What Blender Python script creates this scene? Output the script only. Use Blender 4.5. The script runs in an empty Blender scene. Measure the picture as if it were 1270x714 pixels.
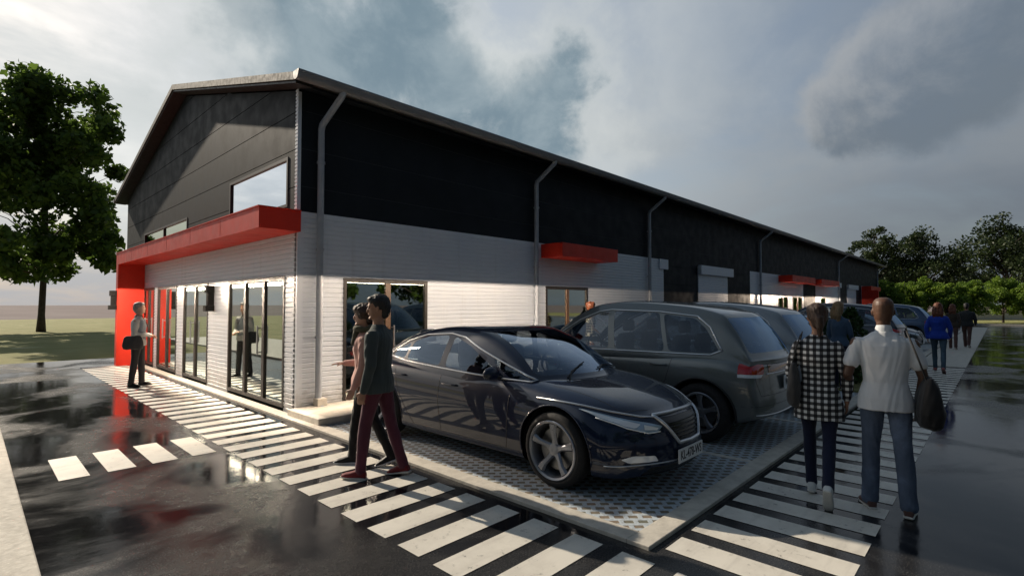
import bpy, bmesh, math, random
import numpy as np
from mathutils import Vector, Matrix, noise
from mathutils.bvhtree import BVHTree
R = math.radians
random.seed(7)
scene = bpy.context.scene
COL = scene.collection
XG, YF = 3.55, 7.99          # gable plane and long facade plane

# ------------------------------------------------------------------ materials
def new_mat(name):
    m = bpy.data.materials.new(name); m.use_nodes = True
    nt = m.node_tree
    return m, nt, nt.nodes['Principled BSDF']

class NB:
    """small node builder"""
    def __init__(s, nt): s.nt = nt
    def n(s, t, **k):
        nd = s.nt.nodes.new(t)
        for a, v in k.items(): setattr(nd, a, v)
        return nd
    def l(s, a, b): s.nt.links.new(a, b)
    def inp(s, sock, v):
        if hasattr(v, 'is_output') or isinstance(v, bpy.types.NodeSocket): s.l(v, sock)
        elif v is not None: sock.default_value = v
    def math(s, op, a, b=None, c=None, clamp=False):
        nd = s.n('ShaderNodeMath', operation=op); nd.use_clamp = clamp
        s.inp(nd.inputs[0], a)
        if b is not None: s.inp(nd.inputs[1], b)
        if c is not None: s.inp(nd.inputs[2], c)
        return nd.outputs[0]
    def ramp(s, x, a, b, c=0., d=1., smooth=True):
        nd = s.n('ShaderNodeMapRange'); nd.interpolation_type = 'SMOOTHSTEP' if smooth else 'LINEAR'
        s.inp(nd.inputs[0], x)
        for i, v in enumerate((a, b, c, d)): nd.inputs[i+1].default_value = v
        return nd.outputs[0]
    def mix(s, f, a, b, blend='MIX'):
        nd = s.n('ShaderNodeMix', data_type='RGBA', blend_type=blend)
        s.inp(nd.inputs[0], f); s.inp(nd.inputs[6], c4(a)); s.inp(nd.inputs[7], c4(b))
        return nd.outputs[2]
    def noise(s, vec, scale, detail=4, rough=.55, dist=0.):
        nd = s.n('ShaderNodeTexNoise')
        if vec is not None: s.l(vec, nd.inputs['Vector'])
        nd.inputs['Scale'].default_value = scale; nd.inputs['Detail'].default_value = detail
        nd.inputs['Roughness'].default_value = rough; nd.inputs['Distortion'].default_value = dist
        return nd.outputs[0]
    def pos(s): return s.n('ShaderNodeNewGeometry').outputs['Position']
    def obj(s): return s.n('ShaderNodeTexCoord').outputs['Object']
    def mapv(s, vec, scale=(1,1,1), rot=(0,0,0), loc=(0,0,0)):
        nd = s.n('ShaderNodeMapping'); s.l(vec, nd.inputs[0])
        nd.inputs[1].default_value = loc; nd.inputs[2].default_value = rot; nd.inputs[3].default_value = scale
        return nd.outputs[0]
    def bump(s, h, strength=.3, dist=.01):
        nd = s.n('ShaderNodeBump'); nd.inputs['Strength'].default_value = strength
        nd.inputs['Distance'].default_value = dist; s.l(h, nd.inputs['Height']); return nd.outputs[0]
def c4(v):
    if isinstance(v, (tuple, list)) and len(v) == 3: return (*v, 1.)
    return v

def simple(name, col, rough=.5, metal=0., vary=.12, vscale=6., coat=0., bump=0., bscale=40., spec=.5):
    m, nt, p = new_mat(name); b = NB(nt)
    if vary:
        f = b.noise(b.obj(), vscale, 5, .6)
        lo = tuple(c*(1-vary) for c in col); hi = tuple(min(1, c*(1+vary)) for c in col)
        b.l(b.mix(b.ramp(f, .3, .7), lo, hi), p.inputs['Base Color'])
        r = b.ramp(b.noise(b.obj(), vscale*2.3, 3), .3, .7, max(0, rough-.06), min(1, rough+.08))
        b.l(r, p.inputs['Roughness'])
    else:
        p.inputs['Base Color'].default_value = c4(col); p.inputs['Roughness'].default_value = rough
    p.inputs['Metallic'].default_value = metal; p.inputs['Specular IOR Level'].default_value = spec
    if coat:
        p.inputs['Coat Weight'].default_value = coat; p.inputs['Coat Roughness'].default_value = .03
    if bump: b.l(b.bump(b.noise(b.obj(), bscale, 4), bump, .01), p.inputs['Normal'])
    return m

M = {}
def mat_clad():
    m, nt, p = new_mat('white_cladding'); b = NB(nt); P = b.pos()
    st = b.noise(b.mapv(P, (5,5,.35)), 1., 5, .65); bl = b.noise(P, 1.3, 5, .6)
    col = b.mix(b.ramp(bl, .3, .7), (.58,.63,.70), (.64,.68,.73))
    col = b.mix(b.ramp(st, .52, .78, 0, .30), col, (.36,.35,.33))
    z = b.n('ShaderNodeSeparateXYZ'); b.l(P, z.inputs[0])
    sp = b.math('SUBTRACT', b.math('MULTIPLY', b.noise(P, 6, 5, .7), .9), z.outputs[2])
    col = b.mix(b.ramp(sp, -.1, .45, 0, .55), col, (.25,.22,.18))
    b.l(col, p.inputs['Base Color']); b.l(b.ramp(bl, .3, .7, .36, .5), p.inputs['Roughness'])
    return m
M['white_clad'] = mat_clad()
M['dark_clad'] = simple('anthracite_cladding', (.013,.017,.0215), .6, vary=.15, vscale=1.2, spec=.12)
M['roof'] = simple('roof_sheet', (.055,.052,.05), .7, vary=.1)
M['gutter'] = simple('grey_gutter', (.17,.18,.195), .5, vary=.08)
M['pipe'] = simple('grey_pipe', (.30,.33,.37), .4, vary=.08)
M['red'] = simple('red_canopy', (.62,.028,.010), .5, vary=.10, vscale=2, spec=.3)
M['frame'] = simple('dark_bronze_frame', (.022,.018,.016), .5, vary=.1)
M['brown_frame'] = simple('brown_mullion', (.13,.075,.045), .4, vary=.1)
M['joint'] = simple('panel_joint', (.045,.050,.055), .7, vary=0, spec=.1)
M['lamp_case'] = simple('matt_black_casing', (.012,.012,.012), .9, vary=.1, spec=.08)
M['concrete'] = simple('pale_concrete', (.50,.47,.41), .8, vary=.14, vscale=9, bump=.25)
M['interior'] = simple('plaster', (.45,.47,.44), .9, vary=.05)
M['black'] = simple('black_plastic', (.015,.015,.016), .5, vary=.1)
M['rubber'] = simple('rubber', (.012,.012,.013), .8, vary=.2, vscale=20)
M['chrome'] = simple('chrome', (.80,.82,.84), .14, 1., vary=0)
M['satin'] = simple('satin_silver', (.60,.62,.65), .28, .9, vary=0)
M['rim'] = simple('alloy', (.30,.31,.34), .33, .85, vary=.05)
M['steel'] = simple('brake_steel', (.25,.25,.25), .35, 1., vary=.1)
M['plate'] = simple('plate_white', (.75,.76,.76), .4, vary=.05)
M['ink'] = simple('black_ink', (.01,.01,.012), .5, vary=0)
M['redlamp'] = simple('red_lens', (.45,.008,.008), .12, vary=0, coat=1)
M['whitelamp'] = simple('clear_lens', (.80,.84,.88), .12, vary=0, coat=1)
M['bluelamp'] = simple('headlamp_inner', (.34,.45,.56), .10, .2, vary=0, coat=1)

def glass(name, tint, refl=.35, rough=.02, through=(.75,.8,.8)):
    m, nt, p = new_mat(name); b = NB(nt); nt.nodes.remove(p)
    out = [n for n in nt.nodes if n.type == 'OUTPUT_MATERIAL'][0]
    tr = b.n('ShaderNodeBsdfTransparent'); tr.inputs[0].default_value = c4(through)
    gl = b.n('ShaderNodeBsdfGlossy'); gl.inputs[0].default_value = c4(tint); gl.inputs[1].default_value = rough
    lw = b.n('ShaderNodeLayerWeight'); lw.inputs[0].default_value = .5
    f = b.math('POWER', lw.outputs['Facing'], 2.2)
    f = b.math('MULTIPLY_ADD', f, 1-refl, refl, clamp=True)
    w = b.bump(b.noise(b.obj(), .9, 2), .02, .02); b.l(w, gl.inputs['Normal'])
    mx = b.n('ShaderNodeMixShader'); b.l(f, mx.inputs[0]); b.l(tr.outputs[0], mx.inputs[1]); b.l(gl.outputs[0], mx.inputs[2])
    b.l(mx.outputs[0], out.inputs[0])
    return m
M['glass'] = glass('window_glass', (.82,.88,.84), .38, .015, (.50,.56,.53))
M['glass_high'] = glass('upper_window_glass', (.88,.93,1.0), .85, .01, (.2,.24,.26))
M['low_refl_glass'] = glass('low_reflect_window_glass', (.7,.78,.72), .10, .02, (.25,.28,.25))  # reflects less and lets less through than the other panes
M['privacy_glass'] = glass('privacy_glass', (.45,.62,.85), .06, .012, (.10,.12,.14))
M['car_glass'] = glass('car_glass', (.66,.78,.95), .05, .01, (.52,.57,.60))

def mat_road():
    m, nt, p = new_mat('wet_asphalt'); b = NB(nt); P = b.pos()
    big = b.noise(P, .55, 5, .6, .6); wet = b.ramp(big, .40, .56)      # 1 = puddle
    fine = b.noise(P, 90, 3, .7); mid = b.noise(P, 9, 4, .6)
    col = b.mix(mid, (.018,.019,.021), (.036,.036,.037))
    col = b.mix(b.math('MULTIPLY', b.ramp(fine, .52, .68), .7), col, (.12,.115,.11))
    col = b.mix(wet, col, (.010,.010,.012))
    b.l(col, p.inputs['Base Color'])
    r = b.math('MULTIPLY_ADD', wet, -.19, .27)
    r = b.math('ADD', r, b.math('MULTIPLY', b.ramp(mid, .5, .8), .08))
    b.l(r, p.inputs['Roughness']); p.inputs['IOR'].default_value = 1.36
    p.inputs['Specular IOR Level'].default_value = .4
    dry = b.math('SUBTRACT', 1., wet)
    h = b.math('MULTIPLY', b.noise(P, 60, 3, .7), b.math('MULTIPLY_ADD', dry, .5, .03))
    h = b.math('ADD', h, b.math('MULTIPLY', b.noise(b.mapv(P, (1,1,1)), 5.0, 3), .35))
    b.l(b.bump(h, .10, .02), p.inputs['Normal'])
    return m
M['road'] = mat_road()

def mat_paint():
    m, nt, p = new_mat('white_road_paint'); b = NB(nt); P = b.pos()
    w = b.noise(P, 3.0, 6, .65); s = b.noise(P, 60, 3, .7)
    col = b.mix(b.ramp(w, .35, .75), (.68,.65,.58), (.55,.52,.46))
    col = b.mix(b.math('MULTIPLY', b.ramp(s, .62, .74), .45), col, (.30,.29,.27))
    wr = b.noise(b.mapv(P, (1,1,1)), 14, 6, .75); tr = b.noise(b.mapv(P, (.5,7,1)), 1.2, 4, .6)
    col = b.mix(b.math('MULTIPLY', b.ramp(wr, .57, .66), b.ramp(w, .42, .6, 0, .75)), col, (.07,.068,.064))
    col = b.mix(b.ramp(tr, .5, .75, 0, .35), col, (.26,.245,.22))
    b.l(col, p.inputs['Base Color']); p.inputs['Roughness'].default_value = .62
    b.l(b.bump(s, .15, .004), p.inputs['Normal'])
    return m
M['paint'] = mat_paint()

def mat_paver():
    m, nt, p = new_mat('grass_paver'); b = NB(nt); P = b.pos()
    v = b.mapv(P, (1,1,1), (0,0,R(45)))
    br = b.n('ShaderNodeTexBrick'); b.l(v, br.inputs['Vector'])
    br.offset = .5; br.inputs['Scale'].default_value = 1.; br.inputs['Brick Width'].default_value = .115
    br.inputs['Row Height'].default_value = .092; br.inputs['Mortar Size'].default_value = .022
    br.inputs['Mortar Smooth'].default_value = .15
    br.inputs['Color1'].default_value = (.15,.155,.12,1); br.inputs['Color2'].default_value = (.24,.18,.13,1)
    br.inputs['Mortar'].default_value = (.47,.53,.58,1)
    n1 = b.noise(P, 1.6, 5, .6); n2 = b.noise(P, 45, 4, .7)
    col = b.mix(b.ramp(n2, .35, .7), br.outputs[0], (.42,.42,.40), 'MULTIPLY')
    col = b.mix(.55, br.outputs[0], col)
    col = b.mix(b.ramp(n1, .5, .8, 0, .45), col, (.14,.13,.10))
    b.l(col, p.inputs['Base Color']); p.inputs['Roughness'].default_value = .75
    h = b.math('ADD', br.outputs[1], b.math('MULTIPLY', n2, .25))
    inv = b.math('SUBTRACT', 1., h)
    b.l(b.bump(h, .6, .008), p.inputs['Normal'])
    return m
M['paver'] = mat_paver()

def mat_grass(name, a, c2, pale, ps=.25):
    m, nt, p = new_mat(name); b = NB(nt); P = b.pos()
    n0 = b.noise(P, .35, 6, .65); n1 = b.noise(P, 25, 4, .8); n2 = b.noise(b.mapv(P, (1,2.2,1)), ps, 5, .7)
    col = b.mix(b.ramp(n0, .3, .7), a, c2)
    col = b.mix(b.ramp(n1, .35, .75, 0, .7), col, tuple(x*.45 for x in a))
    col = b.mix(b.ramp(n2, .60, .68, 0, .8), col, pale)
    b.l(col, p.inputs['Base Color']); p.inputs['Roughness'].default_value = .9
    p.inputs['Specular IOR Level'].default_value = .2
    b.l(b.bump(n1, .8, .05), p.inputs['Normal'])
    return m
M['grass'] = mat_grass('lawn_grass', (.27,.28,.10), (.38,.36,.16), (.66,.62,.42))
M['field'] = simple('haze_toned_field', (.20,.165,.165), .95, vary=.08, vscale=.05, spec=.1)  # mauve of the horizon haze put into a ground colour

def mat_leaf(name, dark, light, trans=.35):
    m, nt, p = new_mat(name); b = NB(nt)
    rnd = b.n('ShaderNodeNewGeometry').outputs['Random Per Island']
    big = b.noise(b.obj(), .7, 3)
    f = b.math('ADD', b.math('MULTIPLY', rnd, .65), b.math('MULTIPLY', b.ramp(big, .3, .7), .35))
    col = b.mix(f, dark, light)
    b.l(col, p.inputs['Base Color']); p.inputs['Roughness'].default_value = .5
    p.inputs['Specular IOR Level'].default_value = .3
    out = [n for n in nt.nodes if n.type == 'OUTPUT_MATERIAL'][0]
    tl = b.n('ShaderNodeBsdfTranslucent'); b.l(b.mix(.0, col, col), tl.inputs[0])
    mx = b.n('ShaderNodeMixShader'); mx.inputs[0].default_value = trans
    b.l(p.outputs[0], mx.inputs[1]); b.l(tl.outputs[0], mx.inputs[2]); b.l(mx.outputs[0], out.inputs[0])
    return m
M['leaf'] = mat_leaf('maple_leaf', (.028,.058,.012), (.13,.21,.035), .5)
M['leaf_far'] = mat_leaf('evergreen_leaf', (.016,.032,.012), (.055,.080,.024), .3)
M['leaf_yellow'] = mat_leaf('hedge_leaf', (.06,.13,.02), (.27,.38,.05), .5)
M['leaf_shrub'] = mat_leaf('shrub_leaf', (.018,.045,.012), (.06,.12,.025), .25)
M['bark'] = simple('bark', (.055,.042,.034), .9, vary=.35, vscale=5, bump=.8, bscale=12)

# ------------------------------------------------------------------ mesh helpers
def finish(o, smooth=False, angle=None):
    me = o.data
    if smooth or angle is not None:
        me.polygons.foreach_set('use_smooth', [True]*len(me.polygons))
        if angle is not None:
            try: me.set_sharp_from_angle(angle=R(angle))
            except Exception: pass
    return o
def obj(name, bm, mats, parent=None, smooth=False, angle=None, bevel=0):
    me = bpy.data.meshes.new(name)
    if isinstance(bm, bpy.types.Mesh): me = bm; me.name = name
    else:
        bm.to_mesh(me); bm.free()
    if not isinstance(mats, (list, tuple)): mats = [mats]
    me.materials.clear()
    for m in mats: me.materials.append(m)
    o = bpy.data.objects.new(name, me); COL.objects.link(o)
    if parent: o.parent = parent
    finish(o, smooth, angle)
    if bevel:
        bv = o.modifiers.new('bevel', 'BEVEL'); bv.width = bevel; bv.segments = 2; bv.limit_method = 'ANGLE'
    return o
def thing(name, label, cat, loc=(0,0,0), rotz=0, group=None):
    o = bpy.data.objects.new(name, None); COL.objects.link(o); o.empty_display_size = .3
    o.location = loc; o.rotation_euler = (0,0,rotz); o['label'] = label; o['category'] = cat
    if group: o['group'] = group
    return o
def tag(o, label, cat, group=None):
    o['label'] = label; o['category'] = cat
    if group: o['group'] = group
    return o
def struct(name, bm, m, **k):
    o = obj(name, bm, m, **k); o['kind'] = 'structure'; return o
def box(bm, x0, x1, y0, y1, z0, z1, mat=0):
    vs = [bm.verts.new(p) for p in ((x0,y0,z0),(x1,y0,z0),(x1,y1,z0),(x0,y1,z0),(x0,y0,z1),(x1,y0,z1),(x1,y1,z1),(x0,y1,z1))]
    for f in ((3,2,1,0),(4,5,6,7),(0,1,5,4),(1,2,6,5),(2,3,7,6),(3,0,4,7)):
        fc = bm.faces.new([vs[i] for i in f]); fc.material_index = mat
    return vs
def B(): return bmesh.new()
def bx(*a):
    bm = B(); box(bm, *a); return bm
def sheet(x0, x1, y0, y1, z):
    bm = B(); bm.faces.new([bm.verts.new(p) for p in ((x0,y0,z),(x1,y0,z),(x1,y1,z),(x0,y1,z))]); return bm
def tube(bm, pts, r, n=10, cap=True, radii=None):
    """round tube through points, radius r or list"""
    pts = [Vector(p) for p in pts]; k = len(pts); rings = []
    prev = None
    for i, p in enumerate(pts):
        if i == 0: t = pts[1]-p
        elif i == k-1: t = p-pts[i-1]
        else: t = (pts[i+1]-p).normalized() + (p-pts[i-1]).normalized()
        t.normalize()
        if prev is None:
            u = t.cross(Vector((0,0,1)))
            if u.length < .05: u = t.cross(Vector((0,1,0)))
        else: u = prev - t*prev.dot(t)
        u.normalize(); prev = u; v = t.cross(u)
        rr = radii[i] if radii else r
        rings.append([bm.verts.new(p + (u*math.cos(a)+v*math.sin(a))*rr) for a in [2*math.pi*j/n for j in range(n)]])
    for a, b_ in zip(rings, rings[1:]):
        for j in range(n): bm.faces.new((a[j], a[(j+1)%n], b_[(j+1)%n], b_[j]))
    if cap:
        bm.faces.new(rings[0][::-1]); bm.faces.new(rings[-1])
    return rings
def lathe(bm, prof, n=48, axis='X', mat=0):
    """prof = [(axial, radius)...] revolved about the axis"""
    rings = []
    for a, r in prof:
        ring = []
        for j in range(n):
            t = 2*math.pi*j/n; c, s = r*math.cos(t), r*math.sin(t)
            ring.append(bm.verts.new({'X': (a,c,s), 'Y': (c,a,s), 'Z': (c,s,a)}[axis]))
        rings.append(ring)
    for a, b_ in zip(rings, rings[1:]):
        for j in range(n):
            f = bm.faces.new((a[j], a[(j+1)%n], b_[(j+1)%n], b_[j])); f.material_index = mat
    return rings
def fixn(bm):
    bmesh.ops.recalc_face_normals(bm, faces=bm.faces[:]); return bm
# ------------------------------------------------------------------ the setting
def grid_sheet(x0, x1, y0, y1, z, holes=()): return sheet(x0, x1, y0, y1, z)
struct('haze_toned_ground', sheet(-900, 1400, -700, 1500, -.06), M['field'])  # made-up ground beyond the lawn, painted in the tone of the haze
struct('lawn', sheet(-60, 49, 20.7, 82, -.004), M['grass'])
struct('road', sheet(-45, 62, -60, 20.9, 0), M['road'])
struct('verge', sheet(62, 84, -60, 82, .02), M['grass'])
# paved parking bays, kerbs, crosswalks
struct('parking_bays', bx(3.5, 56.6, 2.0, YF, -.02, .012), M['paver'])
kb = B()
box(kb, 3.32, 62, 1.82, 2.0, -.02, .03); box(kb, 3.32, 3.5, 2.0, 18.3, -.02, .03)
struct('kerb', kb, M['concrete'], bevel=.006)
kb = B(); box(kb, -3.2, .36, -14, 30, -.02, .05); struct('pavement', kb, M['concrete'], bevel=.01)
kb = B(); box(kb, 58.6, 58.85, -60, 2.2, -.02, .11)
struct('far_kerb', kb, M['concrete'])
bl = B()
for i in range(21): box(bl, 5.87+2.45*i, 5.95+2.45*i, 2.0, 7.3, .0, .016)
struct('bay_lines', bl, M['paint'])
def stripes(x0, x1, y0, y1, n, dx, dy, nm, z=.004):
    bm = B()
    for i in range(n):
        vs = [bm.verts.new((x, y, z)) for x, y in ((x0+dx*i, y0+dy*i), (x1+dx*i, y0+dy*i), (x1+dx*i, y1+dy*i), (x0+dx*i, y1+dy*i))]
        bm.faces.new(vs)
    return struct(nm, bm, M['paint'])
stripes(2.16, 3.18, 1.70-.407*6, 1.95-.407*6, 47, 0, .407, 'gable_crosswalk')
stripes(3.42-.42*0, 3.68-.42*0, .71, 1.75, 36, .417, 0, 'parking_crosswalk')
stripes(.66, .90, 6.70, 7.68, 4, .384, 0, 'lane_dashes')
fw = B(); box(fw, 18.6, 24.2, .71, 1.79, -.02, .02); box(fw, 24.25, 30, .71, 1.79, -.02, .02); box(fw, 30.05, 52.3, .71, 1.79, -.02, .02)
struct('footway', fw, M['concrete'], bevel=.006)

# ------------------------------------------------------------------ the building
WH = thing('warehouse', 'long dark grey and white unit building with red canopies beside the wet forecourt', 'building', (XG, YF, 0))
def part(nm, bm, m, parent=None, **k):
    """mesh given in world coordinates, stored relative to the thing's base"""
    if parent is None or parent == WH:
        bmesh.ops.translate(bm, verts=bm.verts[:], vec=(-XG, -YF, 0)); parent = WH
    else: bmesh.ops.translate(bm, verts=bm.verts[:], vec=(-XG, -YF, 0))
    return obj(nm, bm, m, parent, **k)
def cladding(bm, a0, a1, z0, z1, face, off=0., pitch=.0795, gw=.013, gd=.011, thick=.10):
    """ribbed sheet on the facade ('F') or the gable ('G') from a0 to a1"""
    prof = []
    z = z0; prof.append((0, z0))
    k = math.ceil((z0+gw)/pitch)
    while k*pitch+gw < z1-.004:
        c = k*pitch
        if c-gw > z0: prof += [(0, c-gw), (gd, c-gw*.35), (gd, c+gw*.35), (0, c+gw)]
        k += 1
    prof.append((0, z1))
    def P(a, d, z): return (a, YF+off+d, z) if face == 'F' else (XG+off+d, a, z)
    A = [bm.verts.new(P(a0, d, z)) for d, z in prof]; C = [bm.verts.new(P(a1, d, z)) for d, z in prof]
    for i in range(len(prof)-1): bm.faces.new((A[i], C[i], C[i+1], A[i+1]))
    bk = [bm.verts.new(P(a, thick, z)) for a, z in ((a0,z0),(a1,z0),(a1,z1),(a0,z1))]
    bm.faces.new(bk)
    bm.faces.new((C[0], A[0], bk[0], bk[1])); bm.faces.new((A[-1], C[-1], bk[2], bk[3]))
    bm.faces.new([bk[3], bk[0]] + A); bm.faces.new([bk[1], bk[2]] + C[::-1])
def panels(bm, a0, a1, z0, z1, face, ztop=None, zs=(), thick=.12):
    """flat sandwich panels with dark joints; ztop(a) gives a sloping top"""
    def P(a, d, z): return (a, YF+d, z) if face == 'F' else (XG+d, a, z)
    g = .007
    lv = [z0] + [z for z in zs if z0 < z < z1] + [z1]
    for lo, hi in zip(lv, lv[1:]):
        l_, h_ = lo+(g if lo != z0 else 0), hi-(g if hi != z1 else 0)
        vs = [bm.verts.new(P(a, d, z)) for d in (0, thick) for a, z in ((a0,l_),(a1,l_),(a1,h_),(a0,h_))]
        for f in ((0,1,2,3),(7,6,5,4),(0,4,5,1),(1,5,6,2),(2,6,7,3),(3,7,4,0)): bm.faces.new([vs[i] for i in f])
    # recessed backing seen in the joints
    vs = [bm.verts.new(P(a, .012, z)) for a, z in ((a0+.01,z0+.01),(a1-.01,z0+.01),(a1-.01,z1-.01),(a0+.01,z1-.01))]
    bm.faces.new(vs)
ZT = 3.19
XE, YE = 56.6, 20.45
ZEAVE, ZRIDGE, YR = 5.12, 6.78, 14.22
jz = (3.59, 4.19, 4.80)
# facade: white cladding spans, with openings (door / window)
openF = [(4.34, 6.08, .03, 2.17, 2), (9.64, 11.38, .03, 2.17, 2), (27.64, 29.25, .03, 2.17, 2), (30.11, 31.95, .03, 2.17, 2), (36.0, 37.2, .03, 2.17, 1), (51.0, 52.6, .03, 2.17, 1)]
spansF = [(3.55, 15.68), (23.71, 32.15), (34.8, 41.35), (48.8, XE)]
for s0, s1 in spansF:
    bm = B()
    ops = [o for o in openF if s0 < o[0] < s1]; a = s0
    for o in ops:
        cladding(bm, a, o[0], 0, 2.17, 'F'); a = o[1]
    cladding(bm, a, s1, 0, 2.17, 'F'); cladding(bm, s0, s1, 2.17, ZT, 'F')
    part('front_cladding', bm, M['white_clad'])
bm = B()
panels(bm, XG+.002, XE, ZT, ZEAVE, 'F', zs=jz)
for a, c in zip([15.68, 32.15, 41.35], [23.71, 34.8, 48.8]): panels(bm, a, c, 0, ZT, 'F', zs=(.6, 1.2, 1.8, 2.4, 3.0))
part('upper_front_panels', bm, M['dark_clad'])
# roller shutters: curtain + box
for a0, a1 in ((18.29, 21.05), (43.4, 46.5)):
    bm = B(); cladding(bm, a0, a1, 0.02, 3.12, 'F', off=-.035, thick=.03)
    sh = part('roller_shutter', bm, M['white_clad'])
    bm = B(); box(bm, a0-.02, a1+.33, YF-.16, YF-.036, 2.82, 3.15); part('shutter_box', bm, M['white_clad'], sh, bevel=.008)
bm = B(); box(bm, 15.35, 15.93, YF-.045, YF-.003, 2.87, 3.195); part('shutter_box', bm, M['white_clad'], bevel=.008)
bm = B(); box(bm, 40.9, 41.6, YF-.05, YF-.003, 2.87, 3.195); part('shutter_box', bm, M['white_clad'], bevel=.008)

# gable: white cladding with four glazed doors, dark wall above with two windows
openG = [(8.43, 11.03, .06, 2.19, 3), (12.28, 14.08, .06, 2.19, 2), (14.66, 16.50, .06, 2.19, 2), (16.86, 18.14, .06, 2.19, 2)]
bm = B(); a = YF+.002
for o in openG:
    cladding(bm, a, o[0], 0, 2.19, 'G'); a = o[1]
cladding(bm, a, YE, 0, 2.19, 'G'); cladding(bm, YF+.002, YE, 2.19, ZT, 'G')
part('gable_cladding', bm, M['white_clad'])
part('corner_flashing', bx(XG-.003, XG+.03, YF-.003, YF+.03, 0, ZT), M['white_clad'])
# dark gable with holes: built as vertical strips between window edges, split at joints
def topz(y): return ZEAVE + (ZRIDGE-ZEAVE)*(1-abs(y-YR)/(YR-YF)) - .02
winG = [(8.36, 11.06, 3.30, 4.12), (13.9, 18.15, 3.30, 3.78)]
bm = B(); g = .007
def gquad(bm, y0, y1, lo, hi0, hi1, lo1=None):
    lo1 = lo if lo1 is None else lo1
    if hi0-lo < .005 and hi1-lo1 < .005: return
    hi0, hi1 = max(hi0, lo+.001), max(hi1, lo1+.001)
    vs = [bm.verts.new((XG+d, y, z)) for d in (0, .12) for y, z in ((y0,lo),(y1,lo1),(y1,hi1),(y0,hi0))]
    for f in ((0,1,2,3),(7,6,5,4),(0,4,5,1),(1,5,6,2),(2,6,7,3),(3,7,4,0)): bm.faces.new([vs[i] for i in f])
# the raking window top of the near window follows the roof
def wtop(y): return None
levels = [ZT, 3.59, 4.19, 4.79, 5.39, 5.99, 6.59, 7.2]
cuts = [YF+.002, 8.36, 11.06, 13.9, YR, 18.15, YE]
for y0, y1 in zip(cuts, cuts[1:]):
    hole = next((w for w in winG if w[0] <= y0 and y1 <= w[1]), None)
    t0, t1 = topz(y0), topz(y1)
    for lo, hi in zip(levels, levels[1:]):
        l_ = lo + (g if lo > ZT else 0); h_ = hi-g
        if l_ > max(t0, t1): continue
        segs = [(l_, h_)]
        if hole:
            segs = []
            if l_ < hole[2]: segs.append((l_, min(h_, hole[2])))
            if h_ > hole[3]: segs.append((max(l_, hole[3]), h_))
        for s0, s1 in segs:
            # clip by the sloping top
            poly = [(y0, s0), (y1, s0), (y1, s1), (y0, s1)]
            out = []
            for i in range(4):
                p, q = poly[i], poly[(i+1)%4]
                dp, dq = topz(p[0])-p[1], topz(q[0])-q[1]
                if dp >= 0: out.append(p)
                if dp*dq < 0:
                    t = dp/(dp-dq); out.append((p[0]+(q[0]-p[0])*t, p[1]+(q[1]-p[1])*t))
            if len(out) < 3: continue
            F_ = [bm.verts.new((XG, y, z)) for y, z in out]; K_ = [bm.verts.new((XG+.12, y, z)) for y, z in out]
            bm.faces.new(F_); bm.faces.new(K_[::-1]); n = len(out)
            for i in range(n): bm.faces.new((F_[i], K_[i], K_[(i+1)%n], F_[(i+1)%n]))
fixn(bm)
part('gable_panels', bm, M['dark_clad'])
bm = B()   # joint backing, in pieces round the windows
for y0, y1, z0, z1 in ((8.0,8.35,3.2,5.0),(8.35,11.07,4.13,5.0),(11.07,13.89,3.2,5.4),(13.89,18.16,3.8,5.4),(18.16,20.4,3.2,4.9),(9.6,18.9,5.4,5.45),(11.1,17.3,5.95,6.02)):
    box(bm, XG+.015, XG+.02, y0, y1, z0, z1)
part('joint_backing', bm, M['joint'])
bm = B()
for z in jz: box(bm, XG+.03, XE-.05, YF+.0035, YF+.011, z-.012, z+.012)
part('panel_joint', bm, M['joint'])
for y0, y1, z0, z1 in winG:
    bm = B(); w = .05
    for q in ((y0,y1,z0,z0+w),(y0,y1,z1-w,z1),(y0,y0+w,z0+w,z1-w),(y1-w,y1,z0+w,z1-w)): box(bm, XG-.012, XG+.06, *q)
    if y1-y0 > 3.5: box(bm, XG-.01, XG+.05, 16.0, 16.05, z0+w, z1-w)
    wi = part('window', bm, M['frame'])
    bm = B(); box(bm, XG+.02, XG+.028, y0+w, y1-w, z0+w, z1-w); part('pane', bm, M['glass_high'] if y0 < 9 else M['low_refl_glass'], wi)
# corner trim
bm = B(); box(bm, XG-.022, XG+.03, YF-.022, YF+.05, ZT+.02, 5.08)
for k in range(32): box(bm, XG-.032, XG-.0225, YF-.032, YF+.055, ZT+.03+.06*k, ZT+.065+.06*k)
part('corner_trim', bm, M['white_clad'])

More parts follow.
